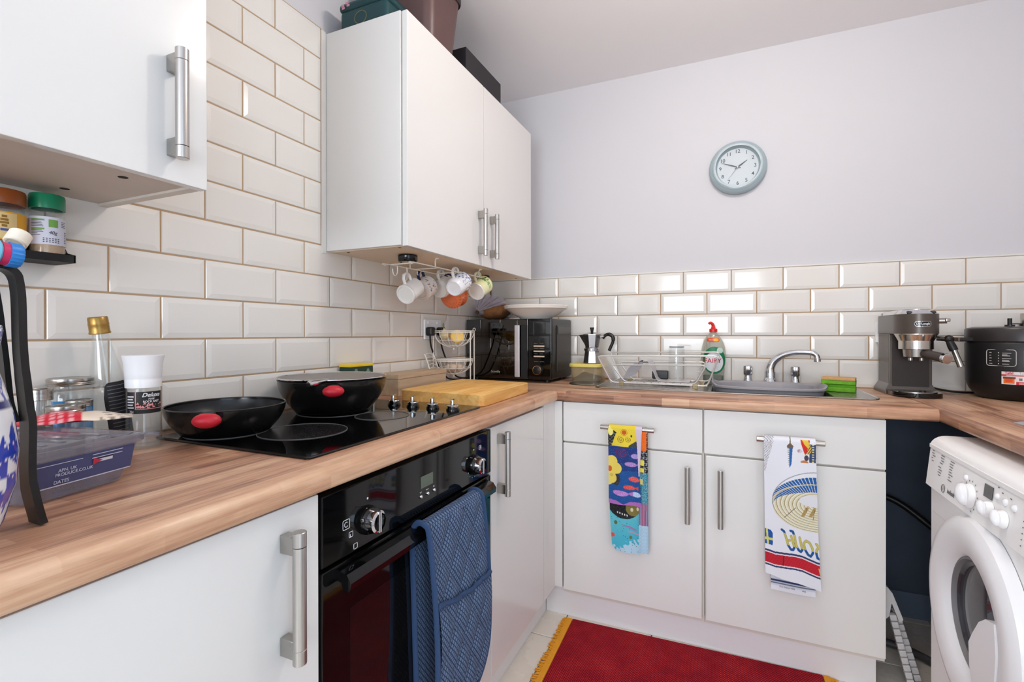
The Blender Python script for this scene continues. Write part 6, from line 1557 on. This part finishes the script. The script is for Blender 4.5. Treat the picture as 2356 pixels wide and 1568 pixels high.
    w_ = MB(); text(w_, 'Pura Cotone 100%', .0058, frame((X_(440), 1.8225, Z_(1404)), (1, 0, -.03), (0, 0, 1))); text(w_, 'W.B.', .0058, frame((X_(590), 1.8225, Z_(1410)), (1, 0, -.03), (0, 0, 1))); w_.build('lettering', INKD, t)
towel_stadium()
# ---------------------------------------------------------------- rug
def rug():
    t = thing('rug', 'red woven rug with mustard yellow fringed ends on the kitchen floor', 'rug', (1.08, 1.464, 0), math.radians(1.6))
    m = NT('rug_weave'); b = bsdf(m, (134, 18, 34), .95, spec=.12)
    tc = m.n('ShaderNodeTexCoord'); sp = m.n('ShaderNodeSeparateXYZ'); m.l(tc.outputs['Object'], sp.inputs[0])
    ws = []
    for ax_, k in (('X', 820.), ('Y', 620.)):
        a = m.n('ShaderNodeMath', _operation='MULTIPLY', i1=k); m.l(sp.outputs[ax_], a.inputs[0]); s = m.n('ShaderNodeMath', _operation='SINE'); m.l(a.outputs[0], s.inputs[0]); ws.append(s.outputs[0])
    ml = m.n('ShaderNodeMath', _operation='MULTIPLY'); m.l(ws[0], ml.inputs[0]); m.l(ws[1], ml.inputs[1])
    no = m.n('ShaderNodeTexNoise', Scale=9., Detail=6., Roughness=.7); m.l(tc.outputs['Object'], no.inputs['Vector'])
    ad = m.n('ShaderNodeMath', _operation='MULTIPLY_ADD', i1=.55); m.l(ml.outputs[0], ad.inputs[0]); m.l(no.outputs[0], ad.inputs[2])
    cr = m.n('ShaderNodeValToRGB'); m.l(ad.outputs[0], cr.inputs[0]); e = cr.color_ramp.elements
    e[0].position = .1; e[0].color = (*lin((112, 10, 26)), 1); e[1].position = 1.; e[1].color = (*lin((196, 60, 54)), 1); q = e.new(.6); q.color = (*lin((142, 18, 36)), 1)
    m.l(cr.outputs[0], b.inputs['Base Color']); bp = m.n('ShaderNodeBump', Strength=.6, Distance=.002); m.l(ml.outputs[0], bp.inputs['Height']); m.l(bp.outputs[0], b.inputs['Normal'])
    hx, hy = .425, .418
    MB().box(-hx, hx, -hy, hy, .0006, .0085, .003, 2).build('field', m.m, t, local=True)
    YL = pm('rug_yellow', (222, 150, 34), .95, var=.12, vs_=200, bump=.6, bs=300)
    for s in (-1, 1):
        a, b_ = sorted((s*(hx+.0005), s*(hx+.022))); MB().box(a, b_, -hy, hy, .0006, .0088, .003, 2).build('end_band', YL, t, local=True)
        f = MB(); rr = random.Random(s+5)
        for k in range(150):
            y = -hy+.004+(2*hy-.008)*k/149+rr.uniform(-.002, .002); L = rr.uniform(.014, .026)
            f.tube([(s*(hx+.020), y, .005), (s*(hx+.020+L*.6), y+rr.uniform(-.004, .004), .0042), (s*(hx+.020+L), y+rr.uniform(-.008, .008), .0025)], [.0026, .0024, .0012], 5)
        f.build('fringe', YL, t, local=True, kind='stuff')
rug()
# ---------------------------------------------------------------- the gap beside the washing machine
t = thing('clothes_airer', 'folded white clothes airer leaning in the gap beside the washing machine', 'airer', (1.72, 1.97, 0))
AW = pm('airer_white', (206, 202, 202), .4)
def leg_bar(x0, x1, yy):
    a, b = Vec((x0, yy, .0025)), Vec((x1, yy+.02, .232)); d = (b-a)/11
    for k in range(11):
        p0, p1 = a+d*k+d*.04, a+d*(k+1)-d*.04; M = frame(p0, (0, 1, 0), d); L = (p1-p0).length
        MB().box(-.011, .011, 0, L, -.010, .010, .004, 2, M=M).build('slat', AW, t)
leg_bar(1.742, 1.692, 1.925); leg_bar(1.770, 1.709, 1.960)
MB().prism([(1.6640, .245), (1.6640, .318), (1.678, .318), (1.692, .300), (1.720, .222), (1.717, .214), (1.709, .214), (1.690, .268), (1.683, .225), (1.676, .215), (1.669, .218)], 'y', 1.935, 1.955).build('bracket', AW, t)
tag(MB().tube(smooth_path([(1.67, 2.40, .50), (1.80, 2.36, .485), (1.92, 2.30, .40), (2.05, 2.26, .30)], 8), .012, 10).build('hose', BLACKP), 'black hose crossing the dark gap behind the washing machine', 'hose')
tag(MB().tube(smooth_path([(1.68, 2.18, .02), (1.80, 2.14, .017), (1.92, 2.02, .018), (2.02, 1.93, .016)], 8), .0135, 10).build('hose', pm('hose_grey', (70, 68, 70), .5)), 'dark grey hose lying on the floor in the gap beside the washing machine', 'hose')
